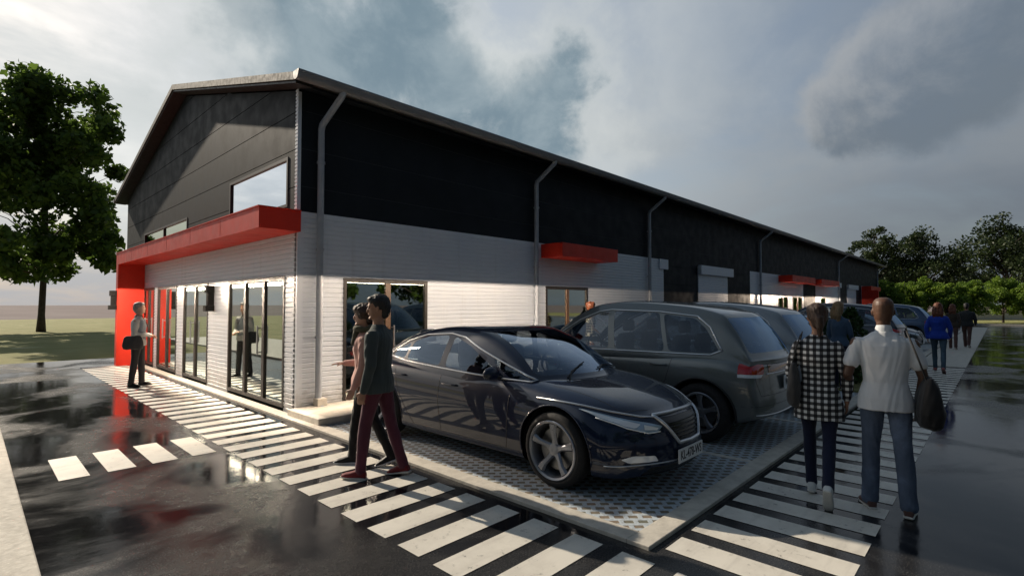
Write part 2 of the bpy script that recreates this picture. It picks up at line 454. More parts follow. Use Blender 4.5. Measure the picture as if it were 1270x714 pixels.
def glazed(face, a0, a1, z0, z1, n):
    def Bx(bm, u0, u1, d0, d1, v0, v1):
        if face == 'F': box(bm, u0, u1, YF+d0, YF+d1, v0, v1)
        else: box(bm, XG+d0, XG+d1, u0, u1, v0, v1)
    w = .055; bm = B()
    Bx(bm, a0, a1, -.01, .07, z0, z0+w); Bx(bm, a0, a1, -.012, .07, z1-w-.02, z1-.003)
    Bx(bm, a0, a0+w, -.01, .068, z0+w, z1-w-.02); Bx(bm, a1-w, a1, -.01, .068, z0+w, z1-w-.02)
    dr = part('glazed_door', bm, M['frame'])
    for i in range(1, n):
        c = a0+(a1-a0)*i/n; bm = B(); Bx(bm, c-.05, c+.05, -.008, .066, z0+w, z1-w-.02)
        part('mullion', bm, M['brown_frame'] if face == 'F' else M['frame'], dr)
    for i in range(n):
        c0, c1 = a0+(a1-a0)*i/n+.052, a0+(a1-a0)*(i+1)/n-.052
        bm = B(); Bx(bm, c0, c1, .02, .03, z0+w, z1-w-.02); part('pane', bm, M['glass'], dr)
    if n > 1:
        c = a0+(a1-a0)/n; bm = B()
        Bx(bm, c+.08, c+.10, -.075, -.05, .85, 1.35); Bx(bm, c+.082, c+.098, -.052, .02, .88, .90); Bx(bm, c+.082, c+.098, -.052, .02, 1.30, 1.32)
        part('handle', bm, M['satin'], dr)
for o in openF: glazed('F', *o)
for o in openG: glazed('G', *o)

# roof: two slopes with thickness, verge and eaves
bm = B()
GX0, GX1, ov = XG-.30, XE+.3, .50
sl = (ZRIDGE-ZEAVE)/(YR-YF)
def rz(y): return ZRIDGE+.05 - sl*abs(y-YR)
ya, yb = YF-ov, YE+ov+.0
prof = [(ya, rz(ya)-.0), (ya, rz(ya)+.12), (YR, rz(YR)+.12), (yb, rz(yb)+.12), (yb, rz(yb)), (YR, rz(YR))]
A = [bm.verts.new((GX0, y, z)) for y, z in prof]; C = [bm.verts.new((GX1, y, z)) for y, z in prof]
for i in range(6): bm.faces.new((A[i], A[(i+1)%6], C[(i+1)%6], C[i]))
bm.faces.new((A[0], A[5], A[2], A[1])); bm.faces.new((A[5], A[4], A[3], A[2]))
bm.faces.new((C[5], C[0], C[1], C[2])); bm.faces.new((C[4], C[5], C[2], C[3]))
fixn(bm)
rf = part('roof', bm, M['roof'])
# dark soffit under the verge and eaves
bm = B()
for y0, y1 in ((ya+.02, YR-.002), (YR+.002, yb-.02)):
    vs = [bm.verts.new((x, y, rz(y)-.012-dz)) for dz in (0, .03) for x, y in ((GX0+.03,y0),(XG-.0,y0),(XG-.0,y1),(GX0+.03,y1))]
    for f in ((0,1,2,3),(7,6,5,4),(0,4,5,1),(1,5,6,2),(2,6,7,3),(3,7,4,0)): bm.faces.new([vs[i] for i in f])
fixn(bm); part('verge_soffit', bm, M['black'], rf)
bm = B(); vs = [bm.verts.new((x, y, rz(y)-.012-dz)) for dz in (0, .03) for x, y in ((XG+.002,ya+.1),(XE,ya+.1),(XE,YF+.1),(XG+.002,YF+.1))]
for f in ((0,1,2,3),(7,6,5,4),(0,4,5,1),(1,5,6,2),(2,6,7,3),(3,7,4,0)): bm.faces.new([vs[i] for i in f])
fixn(bm); part('eaves_soffit', bm, M['dark_clad'], rf)
# gutter: half-round trough, closed ends
def gutter(yc, sgn):
    bm = B(); zc = rz(ya)+.10; r = .085; n = 10
    sec = [(yc+r*math.cos(t), zc-.02+r*math.sin(t)*1.1) for t in [math.pi + math.pi*i/n for i in range(n+1)]]
    sec = [(yc-r-.012, zc+.018), (yc-r-.012, zc-.012)] + sec + [(yc+r, zc+.018)]
    A = [bm.verts.new((GX0-.01, y, z)) for y, z in sec]; C = [bm.verts.new((GX1, y, z)) for y, z in sec]
    for i in range(len(sec)-1): bm.faces.new((A[i], A[i+1], C[i+1], C[i]))
    bm.faces.new(A); bm.faces.new(C[::-1])
    for (y_, z_) in ():
        pass
    bmesh.ops.holes_fill(bm, edges=[e for e in bm.edges if e.is_boundary], sides=0)
    fixn(bm)
    return bm
part('gutter', gutter(ya-.06, -1), M['gutter'], smooth=False, angle=40)
part('gutter', gutter(yb+.06, 1), M['gutter'], angle=40)
for px in (3.88, 9.20, 14.60, 24.85, 40.6, 55.8):
    bm = B(); zt = rz(ya)
    tube(bm, [(px+.12, ya-.06, zt+.03), (px+.10, ya-.05, zt-.06), (px+.01, YF-.10, zt-.42), (px, YF-.085, zt-.50), (px, YF-.085, .20), (px, YF-.10, .13), (px+.02, YF-.22, .06)], .052, 14)
    dp = part('downpipe', bm, M['pipe'], angle=40)
    for z in (4.0, 2.6, 1.2):
        bm = B(); lathe(bm, [(z-.02,.06),(z-.02,.064),(z+.02,.064),(z+.02,.06)], 16, 'Z'); bmesh.ops.translate(bm, verts=bm.verts[:], vec=(px, YF-.085, 0))
        box(bm, px-.012, px+.012, YF-.04, YF-.003, z-.015, z+.015)
        part('pipe_clip', bm, M['pipe'], dp, angle=40)
bm = B(); box(bm, 3.82, 3.98, YF-.19, YF-.03, .125, .24); part('drain_cover', bm, M['concrete'], bevel=.01)
# red canopies
def canopy(x0, x1, y0, y1, z0=2.84, z1=3.165, nm='canopy'):
    return part(nm, bx(x0, x1, y0, y1, z0, z1), M['red'], bevel=.006)
bm = B(); box(bm, 2.92, XG-.002, 7.87, 18.28, 2.85, 3.165); box(bm, 2.92, XG-.002, 18.02, 18.28, 0.0, 2.849)
for y in (9.6, 11.3, 13.0, 14.7, 16.4): box(bm, 2.917, 2.9195, y-.05, y-.045, 2.87, 3.15)
gc_ = part('gable_canopy', bm, M['red'], bevel=.004)
bm = B(); box(bm, 2.905, 2.935, 7.86, 18.29, 3.166, 3.182); box(bm, 2.936, XG-.003, 7.855, 7.885, 3.166, 3.182); part('canopy_flashing', bm, M['red'], gc_)
canopy(9.46, 11.85, 7.34, YF-.002); canopy(27.72, 32.0, 7.34, YF-.002); canopy(33.4, 37.8, 7.34, YF-.002)
bm = B(); box(bm, 48.9, 53.3, 7.34, YF-.002, 2.84, 3.165); box(bm, 48.9, 49.2, 6.9, YF-.002, 1.0, 2.839); part('end_canopy', bm, M['red'], bevel=.006)
# wall lamps on the gable
for x0, x1, y0, y1 in ((XG-.15, XG-.003, 11.87, 12.03), (2.76, 2.917, 18.07, 18.22)):
    bm = B(); box(bm, x0, x1, y0, y1, 1.96, 2.11); box(bm, x0+.03, x1, y0+.02, y1-.02, 1.70, 1.959); box(bm, x0-.02, x1, y0-.01, y1+.01, 1.58, 1.699)
    part('wall_lamp', bm, M['lamp_case'], bevel=.006)
# entrance slabs and interior
bm = B(); box(bm, 3.42, 6.4, 6.95, YF-.012, 0, .12); part('entrance_step', bm, M['concrete'], bevel=.012)
bm = B(); box(bm, 9.3, 11.8, 7.1, YF-.012, 0, .12); part('entrance_step', bm, M['concrete'], bevel=.012)
bm = B(); box(bm, 26.9, 32.4, 7.2, YF-.012, 0, .10); part('entrance_step', bm, M['concrete'], bevel=.012)
bm = B(); box(bm, XG+.125, XE-.1, YF+.125, YE-.1, -.01, .02); part('inner_floor', bm, M['interior'])
bm = B(); box(bm, 8.8, 8.9, YF+.13, YE-.1, .02, 3.1); box(bm, 3.7, 8.8, 13.1, 13.2, .02, 3.1); part('inner_wall', bm, M['interior'])
bm = B(); box(bm, XG+.13, 16, YF+.13, YE-.1, 3.1, 3.15); part('inner_ceiling', bm, M['interior'])
bm = B(); box(bm, 56.5, XE, YF+.13, YE, 0, 5.0); box(bm, XG, XE, YE, YE+.12, 0, 5.1); part('rear_wall', bm, M['dark_clad'])
for x0 in (24.5, 28.3, 35.5): part('inner_wall', bx(x0, x0+.1, YF+.13, 12, .02, 3.1), M['interior'])

# ------------------------------------------------------------------ wall-washer lamps (cut-off optics: light only below their own height)
def washer(nm, loc, rot, size, energy):
    ld = bpy.data.lights.new(nm, 'AREA'); ld.shape = 'RECTANGLE'; ld.size = size; ld.size_y = .06
    ld.energy = energy; ld.color = (1.0, .79, .60); ld.use_nodes = True
    nt = ld.node_tree; b = NB(nt); em = nt.nodes['Emission']
    inc = b.n('ShaderNodeNewGeometry').outputs['Incoming']
    sx = b.n('ShaderNodeSeparateXYZ'); b.l(inc, sx.inputs[0])
    nrm = b.n('ShaderNodeNewGeometry').outputs['Normal']
    dt = b.n('ShaderNodeVectorMath', operation='DOT_PRODUCT'); b.l(inc, dt.inputs[0]); b.l(nrm, dt.inputs[1])
    cs = b.math('MAXIMUM', b.math('ABSOLUTE', dt.outputs['Value']), .25)
    k = b.math('DIVIDE', 1., b.math('POWER', cs, 3.0))
    up = b.ramp(sx.outputs[2], -.004, .0, 1., 0., False)     # nothing above the horizontal
    b.l(b.math('MULTIPLY', k, up), em.inputs['Strength'])
    o = bpy.data.objects.new(nm, ld); COL.objects.link(o); o.location = loc; o.rotation_euler = rot
    return o
# area lights shine along their local -Z
WE = 3.5
washer('wall_washer', (6.55, YF-1.0, 2.165), (R(90), 0, 0), 6.1, WE*6.1)
washer('wall_washer', (XG-1.0, 13.1, 2.165), (R(90), 0, R(-90)), 9.8, WE*6.6)
washer('wall_washer', (29.6, YF-1.0, 2.165), (R(90), 0, 0), 4.4, WE*4.4)
washer('wall_washer', (38.6, YF-1.0, 2.165), (R(90), 0, 0), 4.6, WE*4.6)

# ------------------------------------------------------------------ sun, sky, camera
SUN = Vector((-.13, 1.0, .566)).normalized()
sd = bpy.data.lights.new('sun', 'SUN'); sd.energy = 5.0; sd.angle = R(.6); sd.color = (1.0, .87, .70)
so = bpy.data.objects.new('sun', sd); COL.objects.link(so)
so.rotation_euler = SUN.to_track_quat('Z', 'Y').to_euler()
W = bpy.data.worlds.new('World'); scene.world = W; W.use_nodes = True
nt = W.node_tree; b = NB(nt); bg = nt.nodes['Background']
sky = b.n('ShaderNodeTexSky', sky_type='NISHITA'); sky.sun_disc = False
sky.sun_elevation = math.asin(SUN.z); sky.sun_rotation = math.atan2(SUN.x, SUN.y)
sky.air_density = 1.3; sky.dust_density = 2.0; sky.ozone_density = 1.5
D = b.n('ShaderNodeTexCoord').outputs['Generated']
def dotd(v):
    n_ = b.n('ShaderNodeVectorMath', operation='DOT_PRODUCT'); b.l(D, n_.inputs[0]); n_.inputs[1].default_value = v; return n_.outputs['Value']
CA, CP, CF = R(43.4), math.atan(20.5/640), 640.
F_ = Vector((math.cos(CA)*math.cos(CP), math.sin(CA)*math.cos(CP), math.sin(CP)))
R_ = Vector((math.sin(CA), -math.cos(CA), 0)); U_ = R_.cross(F_)
def pdir(x, y): return (F_*CF + R_*(x-635) - U_*(y-357)).normalized()
sz = b.n('ShaderNodeSeparateXYZ'); b.l(D, sz.inputs[0])
# cloud coordinates on a layer above the place
den = b.math('ADD', b.math('MAXIMUM', sz.outputs[2], 0.), .22)
cv = b.n('ShaderNodeCombineXYZ'); b.l(b.math('DIVIDE', sz.outputs[0], den), cv.inputs[0]); b.l(b.math('DIVIDE', sz.outputs[1], den), cv.inputs[1])
CV = cv.outputs[0]
n1 = b.noise(CV, 1.5, 7, .56, .3); n2 = b.noise(CV, .8, 4, .5); n3 = b.noise(D, 5.5, 7, .6, .2)
ts = dotd(SUN)
K = 10.
veil = b.mix(b.ramp(ts, -.15, .80), (.145*K,.17*K,.205*K), (.54*K,.58*K,.595*K))
skyc = b.mix(1., sky.outputs[0], (1.0,1.0,1.05), 'MULTIPLY')
base = b.mix(b.ramp(n1, .30, .62, .62, .97), skyc, veil)
base = b.mix(b.ramp(b.math('ADD', n2, b.math('MULTIPLY', n1, .5)), .72, .95, 0, .35), base, b.mix(b.ramp(ts, .0, .8), (.33*K,.36*K,.38*K), (.64*K,.66*K,.65*K)))
base = b.mix(b.ramp(sz.outputs[2], 0., .22, .5, 0.), base, b.mix(b.ramp(ts, .1, .8), (.165*K,.185*K,.205*K), (.31*K,.28*K,.295*K)))
nc = b.noise(D, 7.0, 10, .62, .3)
# directions bent by turbulence, so that cloud outlines are ragged
wn = b.n('ShaderNodeTexNoise'); b.l(D, wn.inputs['Vector']); wn.inputs['Scale'].default_value = 4.2; wn.inputs['Detail'].default_value = 9; wn.inputs['Roughness'].default_value = .60
wv = b.n('ShaderNodeVectorMath', operation='MULTIPLY_ADD'); b.l(wn.outputs['Color'], wv.inputs[0]); wv.inputs[1].default_value = (.42,.42,.42); wv.inputs[2].default_value = (-.21,-.21,-.21)
wa = b.n('ShaderNodeVectorMath', operation='ADD'); b.l(D, wa.inputs[0]); b.l(wv.outputs[0], wa.inputs[1])
wz = b.n('ShaderNodeVectorMath', operation='NORMALIZE'); b.l(wa.outputs[0], wz.inputs[0]); DW = wz.outputs[0]
wb = b.n('ShaderNodeMix', data_type='VECTOR'); wb.inputs[0].default_value = .34; b.l(D, wb.inputs[4]); b.l(DW, wb.inputs[5]); DH = wb.outputs[1]
def ang(px, py, dirs=None):
    n_ = b.n('ShaderNodeVectorMath', operation='DOT_PRODUCT'); b.l(dirs or DW, n_.inputs[0]); n_.inputs[1].default_value = pdir(px, py)
    d = b.math('SUBTRACT', 1., n_.outputs['Value']); return b.math('SQRT', b.math('MAXIMUM', b.math('MULTIPLY', d, 2.), 0.))
def blob(px, py, rad, dirs=None):
    """1 at the centre of a sky direction falling to 0 at rad and below beyond it"""
    return b.math('SUBTRACT', 1., b.math('DIVIDE', ang(px, py, dirs), rad))
def mx(a, c): return b.math('MAXIMUM', a, c)
def field(bl, nz):
    f = bl[0]
    for q in bl[1:]:
        n_ = b.n('ShaderNodeMath', operation='SMOOTH_MAX'); b.l(f, n_.inputs[0]); b.l(q, n_.inputs[1]); n_.inputs[2].default_value = .35; f = n_.outputs[0]
    return b.math('ADD', f, b.math('MULTIPLY', b.math('SUBTRACT', nc, .5), nz))
# big dark cloud mass in the middle of the sky with bright lit rims
f1 = field([blob(385, 45, .24), blob(650, 125, .17), blob(540, 105, .16), blob(460, 70, .17)], 1.1)
base = b.mix(b.ramp(f1, -.25, .25, 0, .62), base, (.53*K,.565*K,.57*K))
base = b.mix(b.ramp(f1, .10, .62, 0, .92), base, b.mix(b.ramp(nc, .35, .65), (.27*K,.345*K,.39*K), (.155*K,.23*K,.285*K)))
# loose wisps
f3 = field([blob(590, 50, .12), blob(250, 20, .14), blob(150, 190, .2), blob(880, 60, .18), blob(780, 190, .10)], 1.3)
base = b.mix(b.ramp(f3, .0, .8, 0, .4), base, b.mix(b.ramp(ts, -.1, .7), (.27*K,.30*K,.31*K), (.70*K,.725*K,.71*K)))
# round cloud at the right, lit from the left
f2 = field([blob(1115, 95, .125, DH), blob(1055, 125, .095, DH), blob(1180, 80, .105, DH)], .55)
side_ = b.math('SUBTRACT', ang(1020, 40, DH), ang(1215, 140, DH))
shade = b.math('ADD', side_, b.math('MULTIPLY', b.math('SUBTRACT', nc, .5), .5))
base = b.mix(b.ramp(f2, -.05, .28, 0, .92), base, b.mix(b.ramp(shade, -.18, .12), (.46*K,.455*K,.43*K), (.15*K,.18*K,.21*K)))
blue = b.math('MAXIMUM', b.math('MULTIPLY', blob(1010, -10, .32), 1.5), 0., clamp=True)
base = b.mix(b.math('MULTIPLY', blue, .35), base, (.12*K,.19*K,.30*K))
# unseen sky overhead and behind, dimmed and blued to lower the ambient light
up_ = b.ramp(sz.outputs[2], .50, .80, 1., .40)
bk_ = b.ramp(dotd((-CA*0-math.cos(CA), -math.sin(CA), 0)), -.1, .7, 1., .5)
ub_ = b.math('MULTIPLY', up_, bk_)
base = b.mix(b.ramp(ub_, .3, 1., 1., 0., False), base, b.mix(1., base, (.78,.98,1.22), 'MULTIPLY'))
mulv = b.n('ShaderNodeVectorMath', operation='SCALE'); b.l(base, mulv.inputs[0]); b.l(ub_, mulv.inputs['Scale'])
base = mulv.outputs[0]
b.l(base, bg.inputs[0]); bg.inputs[1].default_value = .1

cd = bpy.data.cameras.new('camera'); cam = bpy.data.objects.new('camera', cd); COL.objects.link(cam)
cd.sensor_width = 36; cd.lens = 36*640/1270; cd.clip_end = 4000; cd.clip_start = .05
cam.location = (0, 0, 1.72)
cam.rotation_euler = Matrix((( R_.x, U_.x, -F_.x), (R_.y, U_.y, -F_.y), (R_.z, U_.z, -F_.z))).to_euler()
scene.camera = cam
vs_ = scene.view_settings; vs_.view_transform = 'Standard'; vs_.look = 'None'; vs_.exposure = .10; vs_.gamma = 1
scene.cycles.max_bounces = 8; scene.cycles.transparent_max_bounces = 16
# ------------------------------------------------------------------ cars
def paintmat(name, col, metal=.35, rough=.3, spec=.5):
    m, nt, p = new_mat(name); b = NB(nt)
    fl = b.noise(b.obj(), 900, 1)
    b.l(b.mix(b.math('MULTIPLY', b.ramp(fl, .4, .8), .25), col, tuple(min(1, c*1.5+.002) for c in col)), p.inputs['Base Color'])
    dirt = b.noise(b.obj(), 5, 5, .65)
    b.l(b.ramp(dirt, .3, .8, rough, rough+.12), p.inputs['Roughness'])
    p.inputs['Metallic'].default_value = metal; p.inputs['Specular IOR Level'].default_value = spec; p.inputs['Coat Weight'].default_value = .6 if max(col) < .03 else 1; p.inputs['Coat Roughness'].default_value = .025
    sz_ = b.n('ShaderNodeSeparateXYZ'); b.l(b.obj(), sz_.inputs[0])
    return m
M['p_black'] = paintmat('black_paint', (.003,.009,.030), .0, .35, .12)
M['p_grey'] = paintmat('grey_paint', (.13,.145,.145), .4, .32)
M['p_silver'] = paintmat('silver_paint', (.24,.26,.28), .4, .32)
M['p_blue'] = paintmat('blue_paint', (.03,.07,.15), .4, .3)
M['p_navy'] = paintmat('navy_paint', (.012,.018,.035), .4, .3)
M['seat'] = simple('seat_cloth', (.10,.10,.105), .8, vary=.15)
M['seat_pale'] = simple('pale_seat_cloth', (.34,.33,.32), .8, vary=.1)
M['grille'] = simple('black_grille', (.008,.008,.009), .25, vary=0)

def crv(pts):
    xs = [p[0] for p in pts]; ys = [p[1] for p in pts]
    # monotone cubic (pchip-like)
    n = len(xs); d = [(ys[i+1]-ys[i])/(xs[i+1]-xs[i]) for i in range(n-1)]
    m = [d[0]] + [0 if d[i-1]*d[i] <= 0 else 2*d[i-1]*d[i]/(d[i-1]+d[i]) for i in range(1, n-1)] + [d[-1]]
    def f(x):
        if x <= xs[0]: return ys[0]
        if x >= xs[-1]: return ys[-1]
        i = next(k for k in range(n-1) if x <= xs[k+1]); h = xs[i+1]-xs[i]; t = (x-xs[i])/h
        return ((2*t**3-3*t*t+1)*ys[i] + (t**3-2*t*t+t)*h*m[i] + (-2*t**3+3*t*t)*ys[i+1] + (t**3-t*t)*h*m[i+1])
    return f
def catmull(P, n):
    """resample a polyline smoothly; P = list of (y,z)"""
    P = [np.array(p, float) for p in P]; out = []
    Q = [2*P[0]-P[1]] + P + [2*P[-1]-P[-2]]
    for i in range(1, len(Q)-2):
        for t in np.linspace(0, 1, n, endpoint=False):
            a, b_, c, d = Q[i-1], Q[i], Q[i+1], Q[i+2]
            out.append(.5*((2*b_)+(c-a)*t+(2*a-5*b_+4*c-d)*t*t+(3*b_-a-3*c+d)*t**3))
    out.append(P[-1]); return out
def loft_body(xs, secf, cap=True, deform=None, nsub=4, endr=.10):
    """shell from half sections secf(x) -> [(y,z)...] from bottom centre round to top centre; rounded ends"""
    bm = B(); stations = []
    x0, x1 = xs[0], xs[-1]
    full = []
    for x in xs: full.append((x, secf(x), 1.0))
    def rounded(x, sgn):
        res = []
        for a in (25, 50, 75, 90):
            res.append((x + sgn*endr*math.sin(R(a)), endr*(1-math.cos(R(a)))))
        return res
    rings = []
    def addring(x, half, inset=0, k=1.0):
        half = catmull(half, nsub)
        c = np.array((0, (min(p[1] for p in half)+max(p[1] for p in half))/2))
        hh = max(p[1] for p in half)-c[1]; ww = max(p[0] for p in half)
        sy, sz_ = k*(ww-inset)/ww, k*(hh-inset)/hh
        pts = [(p[0]*sy, c[1]+(p[1]-c[1])*sz_) for p in half]
        allp = pts + [(-y, z) for y, z in pts[-2:0:-1]]
        ring = []
        for y, z in allp:
            v = (x, y, z)
            if deform: v = deform(*v)
            ring.append(bm.verts.new(v))
        rings.append(ring)
    h0, h1 = secf(x0), secf(x1)
    for kk in (.04, .25, .5, .75): addring(x0-endr, h0, endr, kk)
    for x, ins in rounded(x0, -1)[::-1]: addring(x, h0, ins)
    for x in xs: addring(x, secf(x))
    for x, ins in rounded(x1, 1): addring(x, h1, ins)
    for kk in (.75, .5, .25, .04): addring(x1+endr, h1, endr, kk)
    n = len(rings[0])
    for a, b_ in zip(rings, rings[1:]):
        for j in range(n): bm.faces.new((a[j], b_[j], b_[(j+1)%n], a[(j+1)%n]))
    bm.faces.new(rings[0]); bm.faces.new(rings[-1][::-1])
    fixn(bm); return bm
PROJ = {'side': (0, 2), 'end': (1, 2), 'top': (0, 1)}
def cut_poly(bm, poly, proj, pred, mat, margin=.06, both=False):
    """cut the outline of a polygon into the skin and give the faces inside a material"""
    i, j = PROJ[proj]
    polys = [poly]
    if both: polys.append([(-p, q) for p, q in poly])
    for pl in polys:
        n = len(pl)
        for k in range(n):
            p, q = np.array(pl[k]), np.array(pl[(k+1)%n]); d = q-p; L = np.linalg.norm(d)
            if L < 1e-6: continue
            d /= L; nn = (-d[1], d[0]); fs = []
            for f in bm.faces:
                c = f.calc_center_median(); cc = np.array((c[i], c[j]))
                t = (cc-p)@d
                if -margin < t < L+margin and abs((cc-p)@np.array(nn)) < margin*1.5 and pred(c, f.normal): fs.append(f)
            if not fs: continue
            no = [0,0,0]; no[i], no[j] = nn; co = [0,0,0]; co[i], co[j] = p
            g = set(fs); 
            for f in fs: g.update(f.edges); g.update(f.verts)
            bmesh.ops.bisect_plane(bm, geom=list(g), dist=1e-5, plane_co=co, plane_no=no)
        def inside(x, y):
            r = False
            for k in range(n):
                (xa, ya), (xb, yb) = pl[k], pl[(k+1)%n]
                if (ya > y) != (yb > y) and x < (xb-xa)*(y-ya)/(yb-ya)+xa: r = not r
            return r
        for f in bm.faces:
            c = f.calc_center_median()
            if pred(c, f.normal) and inside(c[i], c[j]): f.material_index = mat
def smooth_poly(pts, n=5):
    """closed polygon with corners softened"""
    out = []; N = len(pts)
    for k in range(N):
        a, b_, c = [np.array(pts[(k+q)%N], float) for q in (-1, 0, 1)]
        r = min(.25*np.linalg.norm(a-b_), .25*np.linalg.norm(c-b_), .06)
        p = b_+(a-b_)/np.linalg.norm(a-b_)*r; q = b_+(c-b_)/np.linalg.norm(c-b_)*r
        for t in np.linspace(0, 1, n): out.append(tuple((1-t)**2*p+2*t*(1-t)*b_+t*t*q))
    return out
def take(bm, mat, offset=0., thick=0.):
    """split off the faces of one material as a new bmesh, moved along the normal"""
    nb = B(); mp = {}
    bm.normal_update()
    fs = [f for f in bm.faces if f.material_index == mat]
    for f in fs:
        vs = []
        for v in f.verts:
            if v not in mp: mp[v] = nb.verts.new(v.co + v.normal*offset)
            vs.append(mp[v])
        try: nf = nb.faces.new(vs); nf.smooth = True
        except ValueError: pass
    bmesh.ops.delete(bm, geom=fs, context='FACES')
    if thick:
        nb.normal_update()
        g = bmesh.ops.solidify(nb, geom=nb.faces[:], thickness=thick)
    return nb
def surf_line(bvh, pts, proj, sgn, lift=.002, step=.03):
    """points of a polyline projected on the skin"""
    out = []
    for (a, b_) in zip(pts, pts[1:]):
        L = math.dist(a, b_); n = max(1, int(L/step))
        for k in range(n + (1 if b_ is pts[-1] else 0)):
            t = k/n; p = a[0]+(b_[0]-a[0])*t; q = a[1]+(b_[1]-a[1])*t
            if proj == 'side': o, d = Vector((p, 5*sgn, q)), Vector((0, -sgn, 0))
            elif proj == 'end': o, d = Vector((6*sgn, p, q)), Vector((-sgn, 0, 0))
            else: o, d = Vector((p, q, 4)), Vector((0, 0, -1))
            h = bvh.ray_cast(o, d)
            if h[0] is not None: out.append(h[0]+h[1]*lift)
    return out
def wheel(parent, x, y, rad, rimr, w, side, spokes=5):
    wt = thing_part('wheel', parent, (x, y, rad))
    s = side
    prof = [(-w/2+.01, rimr), (-w/2, rimr+.02), (-w/2+.004, rad-.035), (-w/2+.03, rad-.006), (-w/4, rad), (w/4, rad), (w/2-.03, rad-.006), (w/2-.004, rad-.035), (w/2, rimr+.02), (w/2-.01, rimr), (-w/2+.01, rimr)]
    bm = B(); lathe(bm, prof, 64, 'Y'); fixn(bm); o = obj('tyre', bm, M['rubber'], wt, smooth=True)
    bm = B(); q = s
    lathe(bm, [(q*(w/2-.004), rimr+.004), (q*(w/2+.004), rimr-.004), (q*(w/2-.004), rimr-.022), (q*(w/2-.03), rimr-.035), (-q*(w/2-.03), rimr-.04)], 64, 'Y')
    # spokes: tapered, dished towards the hub
    for k in range(spokes):
        a = 2*math.pi*k/spokes + .3
        for da, wd in ((0, 1),):
            ca, sa = math.cos(a), math.sin(a); ta = (-sa, ca)
            sec = []
            for r_, hw, yo, th in ((.045, .040, .018, .03), (.10, .026, .010, .03), (rimr*.62, .030, .004, .028), (rimr-.03, .047, -.002, .03)):
                cy = s*(w/2-.012+(-.02 if r_ < rimr*.5 else 0)) + s*(-yo*.6)
                cx, cz = r_*ca, r_*sa
                sec.append([bm.verts.new((cx+ta[0]*u, cy+s*v, cz+ta[1]*u)) for u, v in ((-hw, -.012), (-hw*.55, .006), (hw*.55, .006), (hw, -.012), (hw*.7, -th), (-hw*.7, -th))])
            for A, C in zip(sec, sec[1:]):
                for j in range(6): bm.faces.new((A[j], A[(j+1)%6], C[(j+1)%6], C[j]))
            bm.faces.new(sec[0]); bm.faces.new(sec[-1])
    lathe(bm, [(s*(w/2-.035), .001), (s*(w/2-.030), .03), (s*(w/2-.036), .055), (s*(w/2-.07), .062)], 24, 'Y')
    fixn(bm); obj('rim', bm, M['rim'], wt, angle=35)
    bm = B(); lathe(bm, [(s*.02, .001), (s*.02, rimr*.72), (s*.0, rimr*.72), (0, .001)], 40, 'Y'); fixn(bm); obj('brake_disc', bm, M['steel'], wt, angle=40)
    bm = B(); lathe(bm, [(-s*.03, .001), (-s*.03, rimr-.01)], 40, 'Y'); obj('wheel_back', bm, M['black'], wt)
    return wt
def thing_part(name, parent, loc):
    o = bpy.data.objects.new(name, None); COL.objects.link(o); o.parent = parent; o.location = loc; o.empty_display_size = .1
    return o
def text_mesh(s, size, mat, parent, loc, rot, nm='lettering', ext=.0015, bold=0., sx=1.):
    cu = bpy.data.curves.new('txt', 'FONT'); cu.body = s; cu.size = size; cu.extrude = ext; cu.offset = bold
    cu.align_x = 'CENTER'; cu.align_y = 'CENTER'; cu.resolution_u = 3
    to = bpy.data.objects.new('txt', cu); COL.objects.link(to)
    bpy.context.view_layer.update()
    me = bpy.data.meshes.new_from_object(to.evaluated_get(bpy.context.evaluated_depsgraph_get()))
    bpy.data.objects.remove(to); me.name = nm; me.materials.clear(); me.materials.append(mat)
    o = bpy.data.objects.new(nm, me); COL.objects.link(o); o.parent = parent; o.location = loc; o.rotation_euler = rot; o.scale = (sx,1,1)
    return o
def rot_to(d):
    return d.to_track_quat('Z', 'Y').to_euler()

